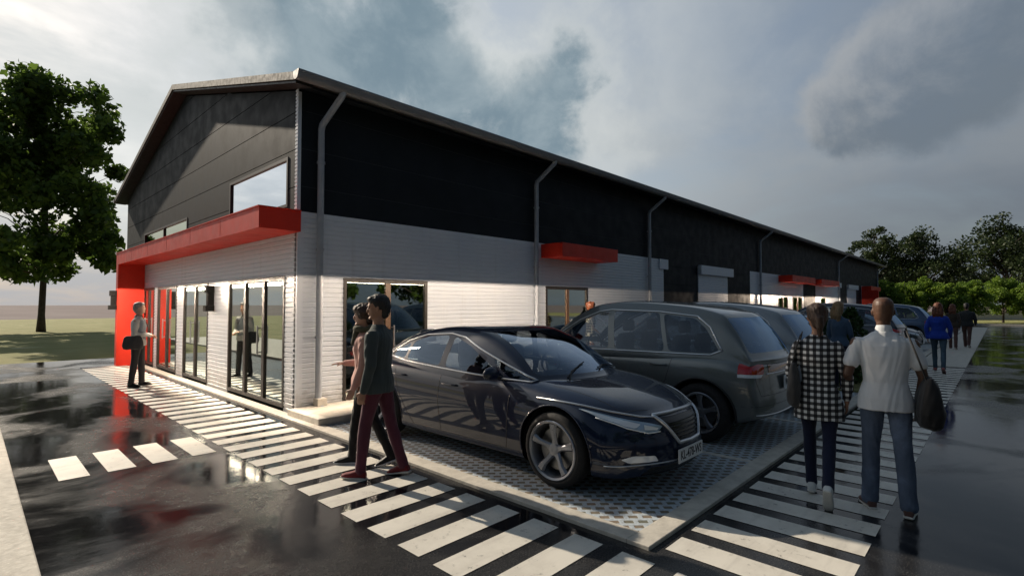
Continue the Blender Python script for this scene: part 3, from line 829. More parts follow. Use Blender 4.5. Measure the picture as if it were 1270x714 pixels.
def build_car(name, label, cat, S, paint, loc, rotz, plate, group=None):
    """S: spec. local axes: +X forward, +Y left; origin on the ground under the middle"""
    root = thing(name, label, cat, loc, rotz, group)
    L = S['L']; xs = list(np.linspace(-L/2+.10, L/2-.10, 96))
    zt, zs, zb, W_ = crv(S['top']), crv(S['shoulder']), crv(S['bottom']), crv(S['width'])
    mid = S.get('mid', .58)
    def sec(x):
        w, t, s_, b_ = W_(x), zt(x), zs(x), zb(x); s_ = min(s_, t-.03)
        h = s_-b_
        return [(0, b_), (w*.55, b_), (w*.86, b_), (w*.945, b_+.035), (w*.965, b_+.12), (w*.985, b_+h*.38), (w*1.0, b_+h*.60), (w*.992, b_+h*.80), (w*.965, s_-.02), (w*.90, s_+(t-s_)*.45), (w*.70, s_+(t-s_)*.86), (w*.35, t-.004), (0, t)]
    fb, rb = S['fbulge'], S['rbulge']
    def deform(x, y, z):
        if x > L/2-1.0:
            e = ((x-(L/2-1.0))/1.0); e = min(e, 1)**1.6
            x -= e*(fb*(abs(y)/.9)**2.4 + S.get('fslant', .25)*max(0, z-.45)**1.3*1.2 + .10*max(0, .32-z))
        if x < -L/2+.8:
            e = ((-L/2+.8)-x)/.8; e = min(e, 1)**1.6
            x += e*(rb*(abs(y)/.9)**2.6 + S.get('rslant', .1)*max(0, z-.55)**1.1 + .12*max(0, .38-z))
        return (x, y, z)
    body = loft_body(xs, sec, deform=deform)
    # wheel arches
    wx = (S['fw'], S['rw']); rad = S['rad']; ar = rad+.055
    for wxx in wx:
        circ = [(wxx+ar*math.cos(t), rad+ar*math.sin(t)*(1 if math.sin(t) > 0 else 1.6)) for t in [2*math.pi*k/40 for k in range(40)]]
        cut_poly(body, circ, 'side', lambda c, n: abs(c.y) > S['hw']-.34, 9, .05)
    fs = [f for f in body.faces if f.material_index == 9]; bmesh.ops.delete(body, geom=fs, context='FACES')
    # cabin
    cr, cb, cw = crv(S['roof']), crv(S['belt']), crv(S['cwidth'])
    cx0, cx1 = S['roof'][0][0], S['roof'][-1][0]
    cxs = list(np.linspace(cx0, cx1, 84))
    tum = S.get('tumble', .34)
    def csec(x):
        t, b_, w = cr(x), cb(x)-.10, cw(x); h = max(t-b_, .02)
        top = w-tum*max(0, h-.1)
        return [(0, b_), (w*.8, b_), (w+.03*0, b_+.001), (w+(top-w)*.12, b_+h*.25), (w+(top-w)*.38, b_+h*.52), (w+(top-w)*.75, b_+h*.80), (top*.985, b_+h*.93), (top*.90, b_+h*.975), (top*.6, b_+h*.994), (0, t)]
    fc = S.get('wcurve', .22)
    def cdef(x, y, z):
        xm = (cx0+cx1)/2
        if x > xm: x -= ((x-xm)/(cx1-xm))**1.5*fc*(y/.75)**2
        else: x += ((xm-x)/(xm-cx0))**1.5*S.get('rcurve', .15)*(y/.75)**2
        return (x, y, z)
    cab = loft_body(cxs, csec, deform=cdef, endr=.012)
    BV, CV_ = BVHTree.FromBMesh(body), BVHTree.FromBMesh(cab)
    wins = [smooth_poly(p) for p in S['windows']]
    for p in wins: cut_poly(cab, p, 'side', lambda c, n: abs(n.y) > .35 and abs(c.y) > .3, 1)
    cut_poly(cab, smooth_poly(S['windscreen']), 'end', lambda c, n: n.x > .2 and c.x > 0 and abs(n.y) < .75, 2)
    cut_poly(cab, smooth_poly(S['rearscreen']), 'end', lambda c, n: n.x < -.12 and c.x < 0 and abs(n.y) < .75, 3)
    # band of side trim between the panes
    cut_poly(cab, smooth_poly(S['dlo']), 'side', lambda c, n: abs(n.y) > .35 and abs(c.y) > .3 and True, 5) if False else None
    bodyo_parts = []
    det = S['details']
    for k, d in enumerate(det):
        cut_poly(body, smooth_poly(d['poly']), d['proj'], d['pred'], 20+k, both=d.get('both', False))
    for k, d in enumerate(det):
        g = take(body, 20+k, d.get('off', .003))
        if len(g.faces) == 0: g.free(); continue
        if d.get('split', d.get('both')):
            g2 = g.copy()
            for gg, sg in ((g, 1), (g2, -1)):
                bmesh.ops.delete(gg, geom=[f for f in gg.faces if f.calc_center_median().y*sg < 0], context='FACES')
                if len(gg.faces): obj(d['name'], gg, d['mat'], root, smooth=True)
        else: obj(d['name'], g, d['mat'], root, smooth=True)
    sg_ = take(cab, 1, -.002); ws = take(cab, 2, -.001); rs = take(cab, 3, -.001)
    for y_s in (1, -1):
        for wi, p in enumerate(wins):
            xa, xb = min(q[0] for q in p)-.01, max(q[0] for q in p)+.01
            g = sg_.copy(); bmesh.ops.delete(g, geom=[f for f in g.faces if not (f.calc_center_median().y*y_s > 0 and xa < f.calc_center_median().x < xb)], context='FACES')
            if len(g.faces): obj('side_window', g, M['car_glass'], root, smooth=True)
            else: g.free()
    sg_.free()
    obj('windscreen', ws, M['car_glass'], root, smooth=True)
    rw_ = obj('rear_window', rs, M['privacy_glass'] if S.get('cladding') else M['car_glass'], root, smooth=True)
    # cabin floor faces below the belt are not needed
    bmesh.ops.delete(cab, geom=[f for f in cab.faces if f.normal.z < -.9], context='FACES')
    # merge lower body and cabin as the one painted shell
    me = bpy.data.meshes.new('tmp'); cab.to_mesh(me); cab.free(); 
    for f in body.faces: f.material_index = 0
    if S.get('cladding'):
        for f in body.faces:
            c = f.calc_center_median()
            if c.z < S['cladding'](c.x): f.material_index = 1
    body.from_mesh(me); bpy.data.meshes.remove(me)
    for f in body.faces:
        if f.material_index > 1: f.material_index = 0
    bo = obj('body', body, [paint, M['black']], root, smooth=True)
    # arch liners
    for wxx in wx:
        for sd_ in (1, -1):
            bm = B(); n = 24; A, C = [], []
            for k in range(n+1):
                t = math.pi*1.16*k/n-.08*math.pi
                A.append(bm.verts.new((wxx+(ar-.002)*math.cos(t), sd_*(S['hw']*.93), rad+(ar-.002)*math.sin(t))))
                C.append(bm.verts.new((wxx+(ar-.002)*math.cos(t), sd_*(S['hw']-.36), rad+(ar-.002)*math.sin(t))))
            for k in range(n): bm.faces.new((A[k], A[k+1], C[k+1], C[k]))
            bm.faces.new(C); obj('wheel_liner', bm, M['black'], root)
            wheel(root, wxx, sd_*(S['hw']-.115), rad, S['rimr'], .225, sd_, 5)
            # lip round the arch
            P = surf_line(BV, [(wxx+(ar+.006)*math.cos(t), rad+(ar+.006)*math.sin(t)) for t in np.linspace(-.12*math.pi, 1.12*math.pi, 40)], 'side', sd_, .0)
            if len(P) > 4:
                bm = B(); tube(bm, P, S.get('lip', .008), 8); obj('arch_lip', bm, M['black'] if S.get('cladding') else paint, root, smooth=True)
    # chrome line round the side windows
    for sd_ in (1, -1):
        for ln in S['chrome']:
            P = surf_line(CV_, ln, 'side', sd_, .003)
            if len(P) > 3: bm = B(); tube(bm, P, .010, 8); obj('window_trim', bm, M['satin'], root, smooth=True)
        for ln in S['seams']:
            P = surf_line(BV, ln, 'side', sd_, -.0008)
            if len(P) > 2: bm = B(); tube(bm, P, .0035, 6); obj('door_seam', bm, M['ink'], root)
        for hx, hz in S['handles']:
            P = surf_line(BV, [(hx-.11, hz), (hx+.11, hz)], 'side', sd_, .022, .05)
            if len(P) > 2:
                a, c = Vector(P[0]), Vector(P[-1]); a.y -= sd_*.025; c.y -= sd_*.025
                bm = B(); tube(bm, [a]+P+[c], .011, 8); obj('door_handle', bm, paint, root, smooth=True)
        # mirror
        mx_, mz = S['mirror']; P = surf_line(CV_, [(mx_, mz), (mx_-.02, mz)], 'side', sd_, 0)
        if P:
            p = P[0]; bm = B(); bmesh.ops.create_uvsphere(bm, u_segments=20, v_segments=12, radius=1)
            for v in bm.verts:
                x, y, z = v.co; z = max(z, -.8)
                v.co = Vector((x*.062*(1 if x > 0 else .55), y*.115, z*.072*(1+.25*(-y*sd_)*0))) + Vector((p.x, p.y+sd_*.15, p.z+.03))
            bm2 = B()
            mr = obj('wing_mirror', bm, paint if not S.get('blackmirror') else M['black'], root, smooth=True)
            tube(bm2, [(p.x, p.y-sd_*.02, p.z-.03), (p.x, p.y+sd_*.10, p.z-.01)], .018, 8); obj('mirror_arm', bm2, M['black'], mr)
    for ln, pj, sg2 in S.get('cuts', []):
        P = surf_line(BV, ln, pj, sg2, -.0008)
        if len(P) > 2: bm = B(); tube(bm, P, .003, 6); obj('panel_seam', bm, M['ink'], root)
    for ln, pj, sg2, rr, mt_, nm in S.get('lines', []):
        P = surf_line(BV, ln, pj, sg2, rr*.5, .02)
        if len(P) > 2: bm = B(); tube(bm, P, rr, 8); obj(nm, bm, mt_, root, smooth=True)
    # wipers
    for (a, c) in S.get('wipers', []):
        P = surf_line(CV_, [a, c], 'top', 1, .014, .05)
        if len(P) > 2:
            bm = B(); tube(bm, P, .007, 6); tube(bm, [P[0]+Vector((.03,0,-.02)), (P[0]+P[len(P)//2])/2+Vector((0,0,.015)), P[len(P)//2]], .009, 6); obj('wiper', bm, M['black'], root)
    # seats, dash, wheel
    bz = cb(0)
    for sy in (1, -1):
        for sx, nm in ((S['seat1'], 'front_seat'), (S['seat2'], 'rear_seat')):
            bm = B(); bmesh.ops.create_cube(bm, size=1); bmesh.ops.scale(bm, vec=(.13, .46, .55), verts=bm.verts)
            for v in bm.verts:
                if v.co.z > 0: v.co.x -= .10; v.co.y *= .8
            bmesh.ops.translate(bm, verts=bm.verts, vec=(sx, sy*.36, bz-.03))
            st = obj(nm, bm, S.get('seatmat', M['seat']), root, bevel=.05, smooth=True)
            bm = B(); bmesh.ops.create_cube(bm, size=1); bmesh.ops.scale(bm, vec=(.09, .25, .17), verts=bm.verts)
            bmesh.ops.translate(bm, verts=bm.verts, vec=(sx-.13, sy*.36, bz+.36)); obj('headrest', bm, S.get('seatmat', M['seat']), st, bevel=.035, smooth=True)
    bm = B(); box(bm, S['dash']-.25, S['dash']+.25, -.66, .66, bz-.15, bz+.03); obj('dashboard', bm, M['black'], root, bevel=.04)
    bm = B(); pts = [(S['dash']-.34, .36+.18*math.cos(t), bz+.04+.17*math.sin(t)) for t in np.linspace(0, 2*math.pi, 25)]; tube(bm, pts, .014, 6); obj('steering_wheel', bm, M['black'], root)
    # plates
    if plate:
        px_, pz, txt, sg3, w_, h_ = plate
        h = BV.ray_cast(Vector((6*sg3, 0, pz)), Vector((-sg3, 0, 0)))
        xh = h[0].x+sg3*(.012 if sg3 > 0 else .035) if h[0] else px_
        bm = B(); box(bm, xh-.006, xh+.006, -w_/2, w_/2, pz-h_/2, pz+h_/2)
        pl = obj('number_plate', bm, M['plate'], root, bevel=.003)
        text_mesh(txt, h_*(.92 if w_ > .4 else .66), M['ink'], pl, (xh+sg3*.0065, 0, pz), (R(90), 0, R(90*sg3)), sx=.80 if w_ > .4 else .56, bold=.0012)
    return root, BV, CV_

fr = lambda c, n: c.x > 1.3 and n.x > .05
rr_ = lambda c, n: c.x < -1.3 and n.x < -.02
SED = dict(L=4.80, hw=.925,
    top=[(-2.4,.98),(-2.0,1.06),(-1.3,1.02),(0,.98),(.9,.985),(1.35,.945),(1.8,.875),(2.15,.79),(2.4,.66)],
    shoulder=[(-2.4,.86),(-1.6,.93),(-.5,.90),(.6,.855),(1.4,.80),(2.0,.71),(2.4,.58)],
    bottom=[(-2.4,.34),(-2.0,.24),(-1,.17),(1.0,.17),(2.0,.17),(2.4,.18)],
    width=[(-2.4,.86),(-1.9,.915),(-1.2,.925),(0,.915),(1.2,.92),(1.9,.91),(2.4,.86)],
    fbulge=.42, rbulge=.25, fslant=.35, rslant=.15, fw=1.48, rw=-1.37, rad=.35, rimr=.272,
    roof=[(-2.02,1.00),(-1.75,1.10),(-1.3,1.27),(-.8,1.39),(-.2,1.455),(.2,1.44),(.6,1.34),(1.0,1.17),(1.42,.945)],
    belt=[(-2.1,1.0),(0,.93),(1.4,.91)],
    cwidth=[(-2.02,.66),(-1.4,.80),(-.6,.865),(.3,.87),(.9,.84),(1.42,.78)], tumble=.38, wcurve=.30, rcurve=.30,
    windows=[[(-.18,.985),(.78,.945),(.50,1.08),(.20,1.235),(-.12,1.335)],
             [(.83,.945),(1.10,.94),(.92,1.02),(.58,1.13),(.60,1.08)],
             [(-.98,1.015),(-.28,.99),(-.22,1.34),(-.62,1.315),(-.90,1.24)],
             [(-1.04,1.02),(-.96,1.225),(-1.18,1.15),(-1.36,1.05),(-1.34,1.03)]],
    windscreen=[(-.70,.985),(.70,.985),(.56,1.395),(-.56,1.395)],
    rearscreen=[(-.60,1.10),(.60,1.10),(.52,1.36),(-.52,1.36)], dlo=[],
    chrome=[[(-1.44,1.03),(-1.28,1.13),(-1.0,1.25),(-.66,1.335),(-.2,1.365),(.06,1.33),(.36,1.215),(.70,1.10),(.97,1.01),(1.14,.945),(1.10,.928),(.80,.932),(-.2,.967),(-1.0,.998),(-1.44,1.03)]],
    seams=[[(.92,.80),(.90,.55),(.86,.26)],[(-.20,.92),(-.22,.6),(-.20,.26),(.86,.26)],[(-1.12,.92),(-1.02,.66),(-.86,.40),(-.72,.26),(-.20,.26)]],
    handles=[(-.02,.80),(-.98,.83)], mirror=(.72,.965), seat1=-.15, seat2=-1.0, dash=.78,
    cuts=[([(.98,.80),(1.5,.775),(1.95,.66)],'top',1)] and [([(1.35,-.72),(2.05,-.62),(2.16,-.35)],'top',1),([(1.35,.72),(2.05,.62),(2.16,.35)],'top',1),([(1.2,-.30),(2.1,-.22)],'top',1)][:2],
    wipers=[((1.30,.10),(1.18,.62)),((1.33,-.55),(1.20,-.02))],
    details=[
        dict(name='headlight', poly=[(.36,.615),(.50,.655),(.66,.69),(.86,.77),(.80,.69),(.68,.625),(.52,.575),(.42,.58)], proj='end', pred=fr, mat=M['bluelamp'], both=True, off=.004),
        dict(name='grille_trim', poly=[(-.36,.68),(.36,.68),(.30,.60),(.20,.47),(-.20,.47),(-.30,.60)], proj='end', pred=fr, mat=M['grille'], off=-.004),
        dict(name='headlight_lens', poly=[(.56,.645),(.70,.69),(.855,.762),(.80,.70),(.69,.635),(.62,.615)], proj='end', pred=fr, mat=M['whitelamp'], both=True, off=.006),
        dict(name='headlight_lens', poly=[(.41,.605),(.54,.640),(.55,.60),(.43,.588)], proj='end', pred=fr, mat=M['whitelamp'], both=True, off=.006),
        dict(name='fog_light', poly=[(.45,.325),(.48,.375),(.66,.385),(.76,.36),(.70,.325)], proj='end', pred=fr, mat=M['whitelamp'], both=True, off=.004),
        dict(name='lower_intake', poly=[(-.60,.20),(.60,.20),(.52,.275),(-.52,.275)], proj='end', pred=fr, mat=M['grille'], off=-.004),
        dict(name='tail_light', poly=[(.40,.80),(.80,.84),(.86,.74),(.76,.68),(.42,.72)], proj='end', pred=rr_, mat=M['redlamp'], both=True, off=.004)],
    lines=[([(-.40,.70),(0,.705),(.40,.70),(.30,.58),(.20,.455),(0,.45),(-.20,.455),(-.30,.58),(-.40,.70)],'end',1,.017,M['satin'],'grille_frame'),
           ([(-.84,.30),(-.5,.305),(0,.305),(.5,.305),(.84,.30)],'end',1,.007,M['satin'],'bumper_trim'),
           ([(.40,.574),(.52,.569),(.68,.619),(.82,.70)],'end',1,.006,M['whitelamp'],'lamp_strip'),([(-.40,.574),(-.52,.569),(-.68,.619),(-.82,.70)],'end',1,.006,M['whitelamp'],'lamp_strip'),([(.36,.685),(.52,.70),(.70,.745),(.88,.81)],'end',1,.009,M['satin'],'lamp_trim'),([(-.36,.685),(-.52,.70),(-.70,.745),(-.88,.81)],'end',1,.009,M['satin'],'lamp_trim')]
        + [([(-.34+.05*k*.9,.63-.035*k),(.34-.05*k*.9,.63-.035*k)],'end',1,.006,M['black'],'grille_bar') for k in range(5)],
)
SUV = dict(L=4.6, hw=.935,
    top=[(-2.30,1.02),(-1.9,1.10),(-1.0,1.10),(0,1.08),(.9,1.09),(1.4,1.07),(1.9,1.0),(2.2,.93),(2.37,.84)],
    shoulder=[(-2.30,.93),(-1.6,1.0),(-.5,.98),(.6,.96),(1.4,.93),(2.0,.85),(2.37,.74)],
    bottom=[(-2.30,.36),(-2.0,.28),(-1,.22),(1.0,.22),(2.0,.24),(2.37,.28)],
    width=[(-2.30,.87),(-1.9,.925),(-1.2,.935),(0,.925),(1.2,.93),(1.9,.92),(2.37,.87)],
    fbulge=.38, rbulge=.13, fslant=.2, rslant=.12, fw=1.42, rw=-1.55, rad=.365, rimr=.25,
    roof=[(-2.26,1.04),(-2.14,1.22),(-1.98,1.42),(-1.78,1.60),(-1.2,1.715),(-.4,1.765),(.1,1.73),(.5,1.59),(.9,1.36),(1.28,1.11)],
    belt=[(-2.3,1.07),(0,1.04),(1.3,1.02)],
    cwidth=[(-2.26,.80),(-1.9,.84),(-.9,.885),(.3,.885),(.9,.86),(1.28,.80)], tumble=.34, wcurve=.25, rcurve=.12,
    windows=[[(-.20,1.085),(1.0,1.065),(.72,1.23),(.34,1.46),(.02,1.58),(-.10,1.605)],
             [(-1.06,1.095),(-.30,1.085),(-.20,1.61),(-.92,1.595)],
             [(-1.76,1.14),(-1.66,1.10),(-1.12,1.095),(-.98,1.58),(-1.42,1.53),(-1.58,1.40)]],
    windscreen=[(-.70,1.13),(.70,1.13),(.58,1.67),(-.58,1.67)],
    rearscreen=[(-.74,1.12),(.74,1.12),(.64,1.54),(-.64,1.54)], dlo=[],
    chrome=[[(-1.80,1.14),(-1.63,1.42),(-1.45,1.555),(-.92,1.61),(-.15,1.632),(.05,1.605),(.38,1.48),(.76,1.25),(1.05,1.05),(.6,1.055),(-.3,1.065),(-1.1,1.075),(-1.66,1.08),(-1.80,1.14)]],
    seams=[[(.84,.92),(.84,.6),(.80,.34)],[(-.24,1.02),(-.26,.6),(-.24,.34),(.80,.34)],[(-1.18,1.02),(-1.10,.72),(-.90,.46),(-.76,.34),(-.24,.34)]],
    handles=[(-.06,.90),(-1.00,.92)], mirror=(.72,1.06), seat1=-.10, seat2=-.98, dash=.72, cladding=lambda x: .44, lip=.014,
    wipers=[],
    cuts=[([(-.80,1.02),(-.78,.78),(-.72,.62),(.72,.62),(.78,.78),(.80,1.02)],'end',-1),([(-.88,.50),(.88,.50)],'end',-1)],
    details=[
        dict(name='tail_light', poly=[(.58,.985),(.70,.99),(.90,1.0),(.90,.88),(.72,.87),(.62,.87)], proj='end', pred=lambda c, n: c.x < -2.02 and abs(n.z) < .8, mat=M['redlamp'], both=True, off=.005),
        dict(name='lamp_insert', poly=[(.64,.868),(.90,.878),(.90,.84),(.68,.835)], proj='end', pred=lambda c, n: c.x < -2.02 and abs(n.z) < .8, mat=M['whitelamp'], both=True, off=.005),
        dict(name='tail_strip', poly=[(-.50,.975),(.50,.975),(.50,.88),(-.50,.88)], proj='end', pred=rr_, mat=simple('dark_red_strip', (.16,.012,.010), .2, vary=0, coat=1), off=.004),
        dict(name='headlight', poly=[(.42,.80),(.86,.84),(.86,.70),(.44,.70)], proj='end', pred=fr, mat=M['whitelamp'], both=True, off=.004),
        dict(name='grille', poly=[(-.40,.80),(.40,.80),(.36,.58),(-.36,.58)], proj='end', pred=fr, mat=M['grille'], off=-.004)],
    lines=[([(-.56,.868),(-.3,.868),(0,.868),(.3,.868),(.56,.868)],'end',-1,.007,M['satin'],'tail_trim'),
           ([(-.80,.40),(-.4,.385),(0,.38),(.4,.385),(.80,.40)],'end',-1,.008,M['satin'],'bumper_trim')],
)
# black saloon, nose towards the road (-Y); grey SUV with its tail to the road
sedan, BVs, CVs = build_car('black_saloon', 'glossy black saloon parked nose out in the corner bay with silver window trim', 'car', SED, M['p_black'], (4.70, 4.55, .012), R(-90), (2.4, .335, 'KL-478-WS', 1, .50, .125))
suv, _, _ = build_car('grey_suv', 'dark grey sport utility car parked tail out next to the black saloon', 'car', SUV, M['p_grey'], (7.22, 4.30, .012), R(90), (-2.4, .74, 'WD-GI-48', -1, .34, .17))
# extra detail on the saloon: dark inner lamps, wing badge
# ------------------------------------------------------------------ people
def cloth(name, col, rough=.85, vary=.12, scale=4):
    m, nt, p = new_mat(name); b = NB(nt); O = b.obj()
    f = b.noise(O, scale, 4, .6)
    b.l(b.mix(b.ramp(f, .3, .7), tuple(c*(1-vary) for c in col), tuple(min(1, c*(1+vary)) for c in col)), p.inputs['Base Color'])
    p.inputs['Roughness'].default_value = rough; p.inputs['Specular IOR Level'].default_value = .2
    p.inputs['Sheen Weight'].default_value = .15
    b.l(b.bump(b.noise(O, 180, 2), .12, .002), p.inputs['Normal'])
    return m
def skinmat(name, col):
    m, nt, p = new_mat(name); b = NB(nt); f = b.noise(b.obj(), 14, 4)
    b.l(b.mix(b.ramp(f, .3, .7), tuple(c*.85 for c in col), tuple(c*1.1 for c in col)), p.inputs['Base Color'])
    p.inputs['Roughness'].default_value = .5; p.inputs['Subsurface Weight'].default_value = .08; p.inputs['Subsurface Radius'].default_value = (.02,.01,.005)
    return m
def hairmat(name, col):
    m, nt, p = new_mat(name); b = NB(nt); O = b.mapv(b.obj(), (60,60,9)); f = b.noise(O, 1, 4, .7)
    b.l(b.mix(b.ramp(f, .3, .7), tuple(c*.45 for c in col), tuple(c*1.3 for c in col)), p.inputs['Base Color'])
    p.inputs['Roughness'].default_value = .55; b.l(b.bump(f, .6, .01), p.inputs['Normal']); return m
SK = {'dark': skinmat('dark_skin', (.10,.048,.028)), 'tan': skinmat('tan_skin', (.36,.19,.12)), 'fair': skinmat('fair_skin', (.50,.30,.22))}
HR = {'black': hairmat('black_hair', (.012,.010,.010)), 'brown': hairmat('brown_hair', (.045,.022,.012)), 'auburn': hairmat('auburn_hair', (.16,.05,.022)), 'blond': hairmat('blond_hair', (.30,.19,.09)), 'grey': hairmat('grey_hair', (.28,.26,.25))}
def gingham():
    m, nt, p = new_mat('gingham_cloth'); b = NB(nt); s = b.n('ShaderNodeSeparateXYZ'); b.l(b.obj(), s.inputs[0])
    per = .052
    def st(x):
        fr_ = b.math('FRACT', b.math('DIVIDE', x, per)); return b.ramp(b.math('ABSOLUTE', b.math('SUBTRACT', fr_, .5)), .22, .28)
    a = st(b.math('ADD', s.outputs[1], 5.)); c = st(b.math('ADD', s.outputs[2], 5.))
    v = b.math('MULTIPLY', b.math('ADD', a, c), .5)
    col = b.mix(b.ramp(v, .45, .55, 0, .25, False), (.012,.012,.014), (.60,.60,.60))
    col = b.mix(b.ramp(v, .7, .9), col, (.74,.74,.73))
    b.l(col, p.inputs['Base Color']); p.inputs['Roughness'].default_value = .85; return m
def printed():
    m, nt, p = new_mat('printed_cloth'); b = NB(nt); s = b.n('ShaderNodeSeparateXYZ'); b.l(b.obj(), s.inputs[0])
    def st(x, per):
        fr_ = b.math('FRACT', b.math('DIVIDE', b.math('ADD', x, 5.), per)); return b.ramp(b.math('ABSOLUTE', b.math('SUBTRACT', fr_, .5)), .34, .40)
    v = b.math('MAXIMUM', st(b.math('ADD', s.outputs[1], s.outputs[0]), .075), st(s.outputs[2], .065))
    b.l(b.mix(v, (.05,.035,.025), (.62,.55,.40)), p.inputs['Base Color']); p.inputs['Roughness'].default_value = .85; return m
def jeans(name, col):
    m, nt, p = new_mat(name); b = NB(nt); O = b.obj(); f = b.noise(O, 3.2, 5, .6); g_ = b.noise(O, 160, 2)
    c_ = b.mix(b.ramp(f, .4, .72), col, tuple(min(1, x*2.1+.02) for x in col)); c_ = b.mix(b.math('MULTIPLY', g_, .25), c_, (.3,.33,.38))
    b.l(c_, p.inputs['Base Color']); p.inputs['Roughness'].default_value = .9; p.inputs['Specular IOR Level'].default_value = .15
    return m
CL = dict(polo=cloth('white_polo', (.66,.68,.70), vary=.05), denim=jeans('blue_denim', (.060,.085,.135)), gingham=gingham(), navy=cloth('navy_cloth', (.012,.016,.040)),
    green=cloth('dark_sweater', (.050,.062,.062)), maroon=cloth('maroon_cloth', (.095,.026,.042)), pink=cloth('pink_blouse', (.55,.32,.27)), black=cloth('black_cloth', (.012,.012,.013), .5),
    scarf=cloth('olive_scarf', (.085,.085,.055)), shirt=cloth('pale_shirt', (.55,.56,.54)), vest=cloth('grey_blue_vest', (.24,.28,.32)), slate=cloth('slate_trousers', (.05,.048,.05)),
    blue=cloth('blue_jacket', (.018,.055,.38)), teal=jeans('teal_denim', (.020,.050,.075)), print=printed(), brown=cloth('brown_jacket', (.06,.045,.035)), char=cloth('charcoal_jacket', (.035,.038,.040)),
    khaki=cloth('rust_trousers', (.10,.055,.045)), midblue=cloth('blue_grey_jacket', (.06,.10,.16)),
    redshoe=cloth('red_suede', (.16,.018,.022), .7), whiteshoe=cloth('white_shoe', (.66,.66,.64), .6), brownshoe=cloth('brown_shoe', (.12,.065,.055), .6), sole=cloth('pale_sole', (.60,.58,.53), .7),
    bag=cloth('black_bag', (.014,.014,.015), .6), greybag=cloth('grey_bag', (.060,.058,.058), .6), pinkshoe=cloth('pink_shoe', (.30,.09,.09), .5))

def ering(bm, c, u, v, n=18, pw=1.0):
    r = []
    for k in range(n):
        t = 2*math.pi*k/n; cs, sn = math.cos(t), math.sin(t)
        cs = math.copysign(abs(cs)**pw, cs); sn = math.copysign(abs(sn)**pw, sn)
        r.append(bm.verts.new(Vector(c)+Vector(u)*cs+Vector(v)*sn))
    return r
def skinrings(bm, rings):
    n = len(rings[0])
    for a, c in zip(rings, rings[1:]):
        for j in range(n): bm.faces.new((a[j], a[(j+1)%n], c[(j+1)%n], c[j]))
    for rg, s in ((rings[0], 1), (rings[-1], -1)):
        bm.faces.new(rg[::-1] if s == 1 else rg)
def limb(bm, pts, rad, n=14, flat=1.0, side=None):
    """tapered limb with domed ends"""
    pts = [Vector(p) for p in pts]; rings = []; prev = None; k = len(pts)
    for i, p in enumerate(pts):
        t = (pts[min(i+1, k-1)]-pts[max(i-1, 0)]).normalized()
        if side is not None: u = Vector(side)-t*Vector(side).dot(t)
        elif prev is None:
            u = t.cross(Vector((0,1,0)));
            if u.length < .1: u = t.cross(Vector((1,0,0)))
        else: u = prev-t*prev.dot(t)
        u.normalize(); prev = u; v = t.cross(u); r = rad[i]
        if i == 0:
            rings.append(ering(bm, p-t*r*.8, u*r*.35, v*r*.35*flat, n)); rings.append(ering(bm, p-t*r*.5, u*r*.82, v*r*.82*flat, n))
        rings.append(ering(bm, p, u*r, v*r*flat, n))
        if i == k-1:
            rings.append(ering(bm, p+t*r*.5, u*r*.82, v*r*.82*flat, n)); rings.append(ering(bm, p+t*r*.8, u*r*.35, v*r*.35*flat, n))
    skinrings(bm, rings)
def remesh(bm, voxel, smooth=4, fold=0., ffreq=9., seed=0, zc=None):
    fixn(bm)
    me = bpy.data.meshes.new('tmp'); bm.to_mesh(me); bm.free()
    o = bpy.data.objects.new('tmp', me); COL.objects.link(o)
    md = o.modifiers.new('r', 'REMESH'); md.mode = 'VOXEL'; md.voxel_size = voxel; md.use_smooth_shade = True
    s = o.modifiers.new('s', 'SMOOTH'); s.iterations = smooth; s.factor = .5
    bpy.context.view_layer.update()
    dg = bpy.context.evaluated_depsgraph_get()
    m2 = bpy.data.meshes.new_from_object(o.evaluated_get(dg)); bpy.data.objects.remove(o); bpy.data.meshes.remove(me)
    if fold:
        n = len(m2.vertices); nr = [0.]*(3*n); m2.vertices.foreach_get('normal', nr)
        off = Vector((seed*3.1, seed*1.7, seed*.9))
        for i, v in enumerate(m2.vertices):
            c = v.co; q = Vector((c.x*ffreq, c.y*ffreq, c.z*ffreq*.55+1.5*math.sin(c.y*14+seed)))+off
            d = 1-abs(noise.noise(q))*3.2; d2 = noise.noise(q*2.3)
            N = Vector(nr[3*i:3*i+3]); v.co = c+N*fold*(d*.6+d2*.6)
    m2.polygons.foreach_set('use_smooth', [True]*len(m2.polygons))
    return m2
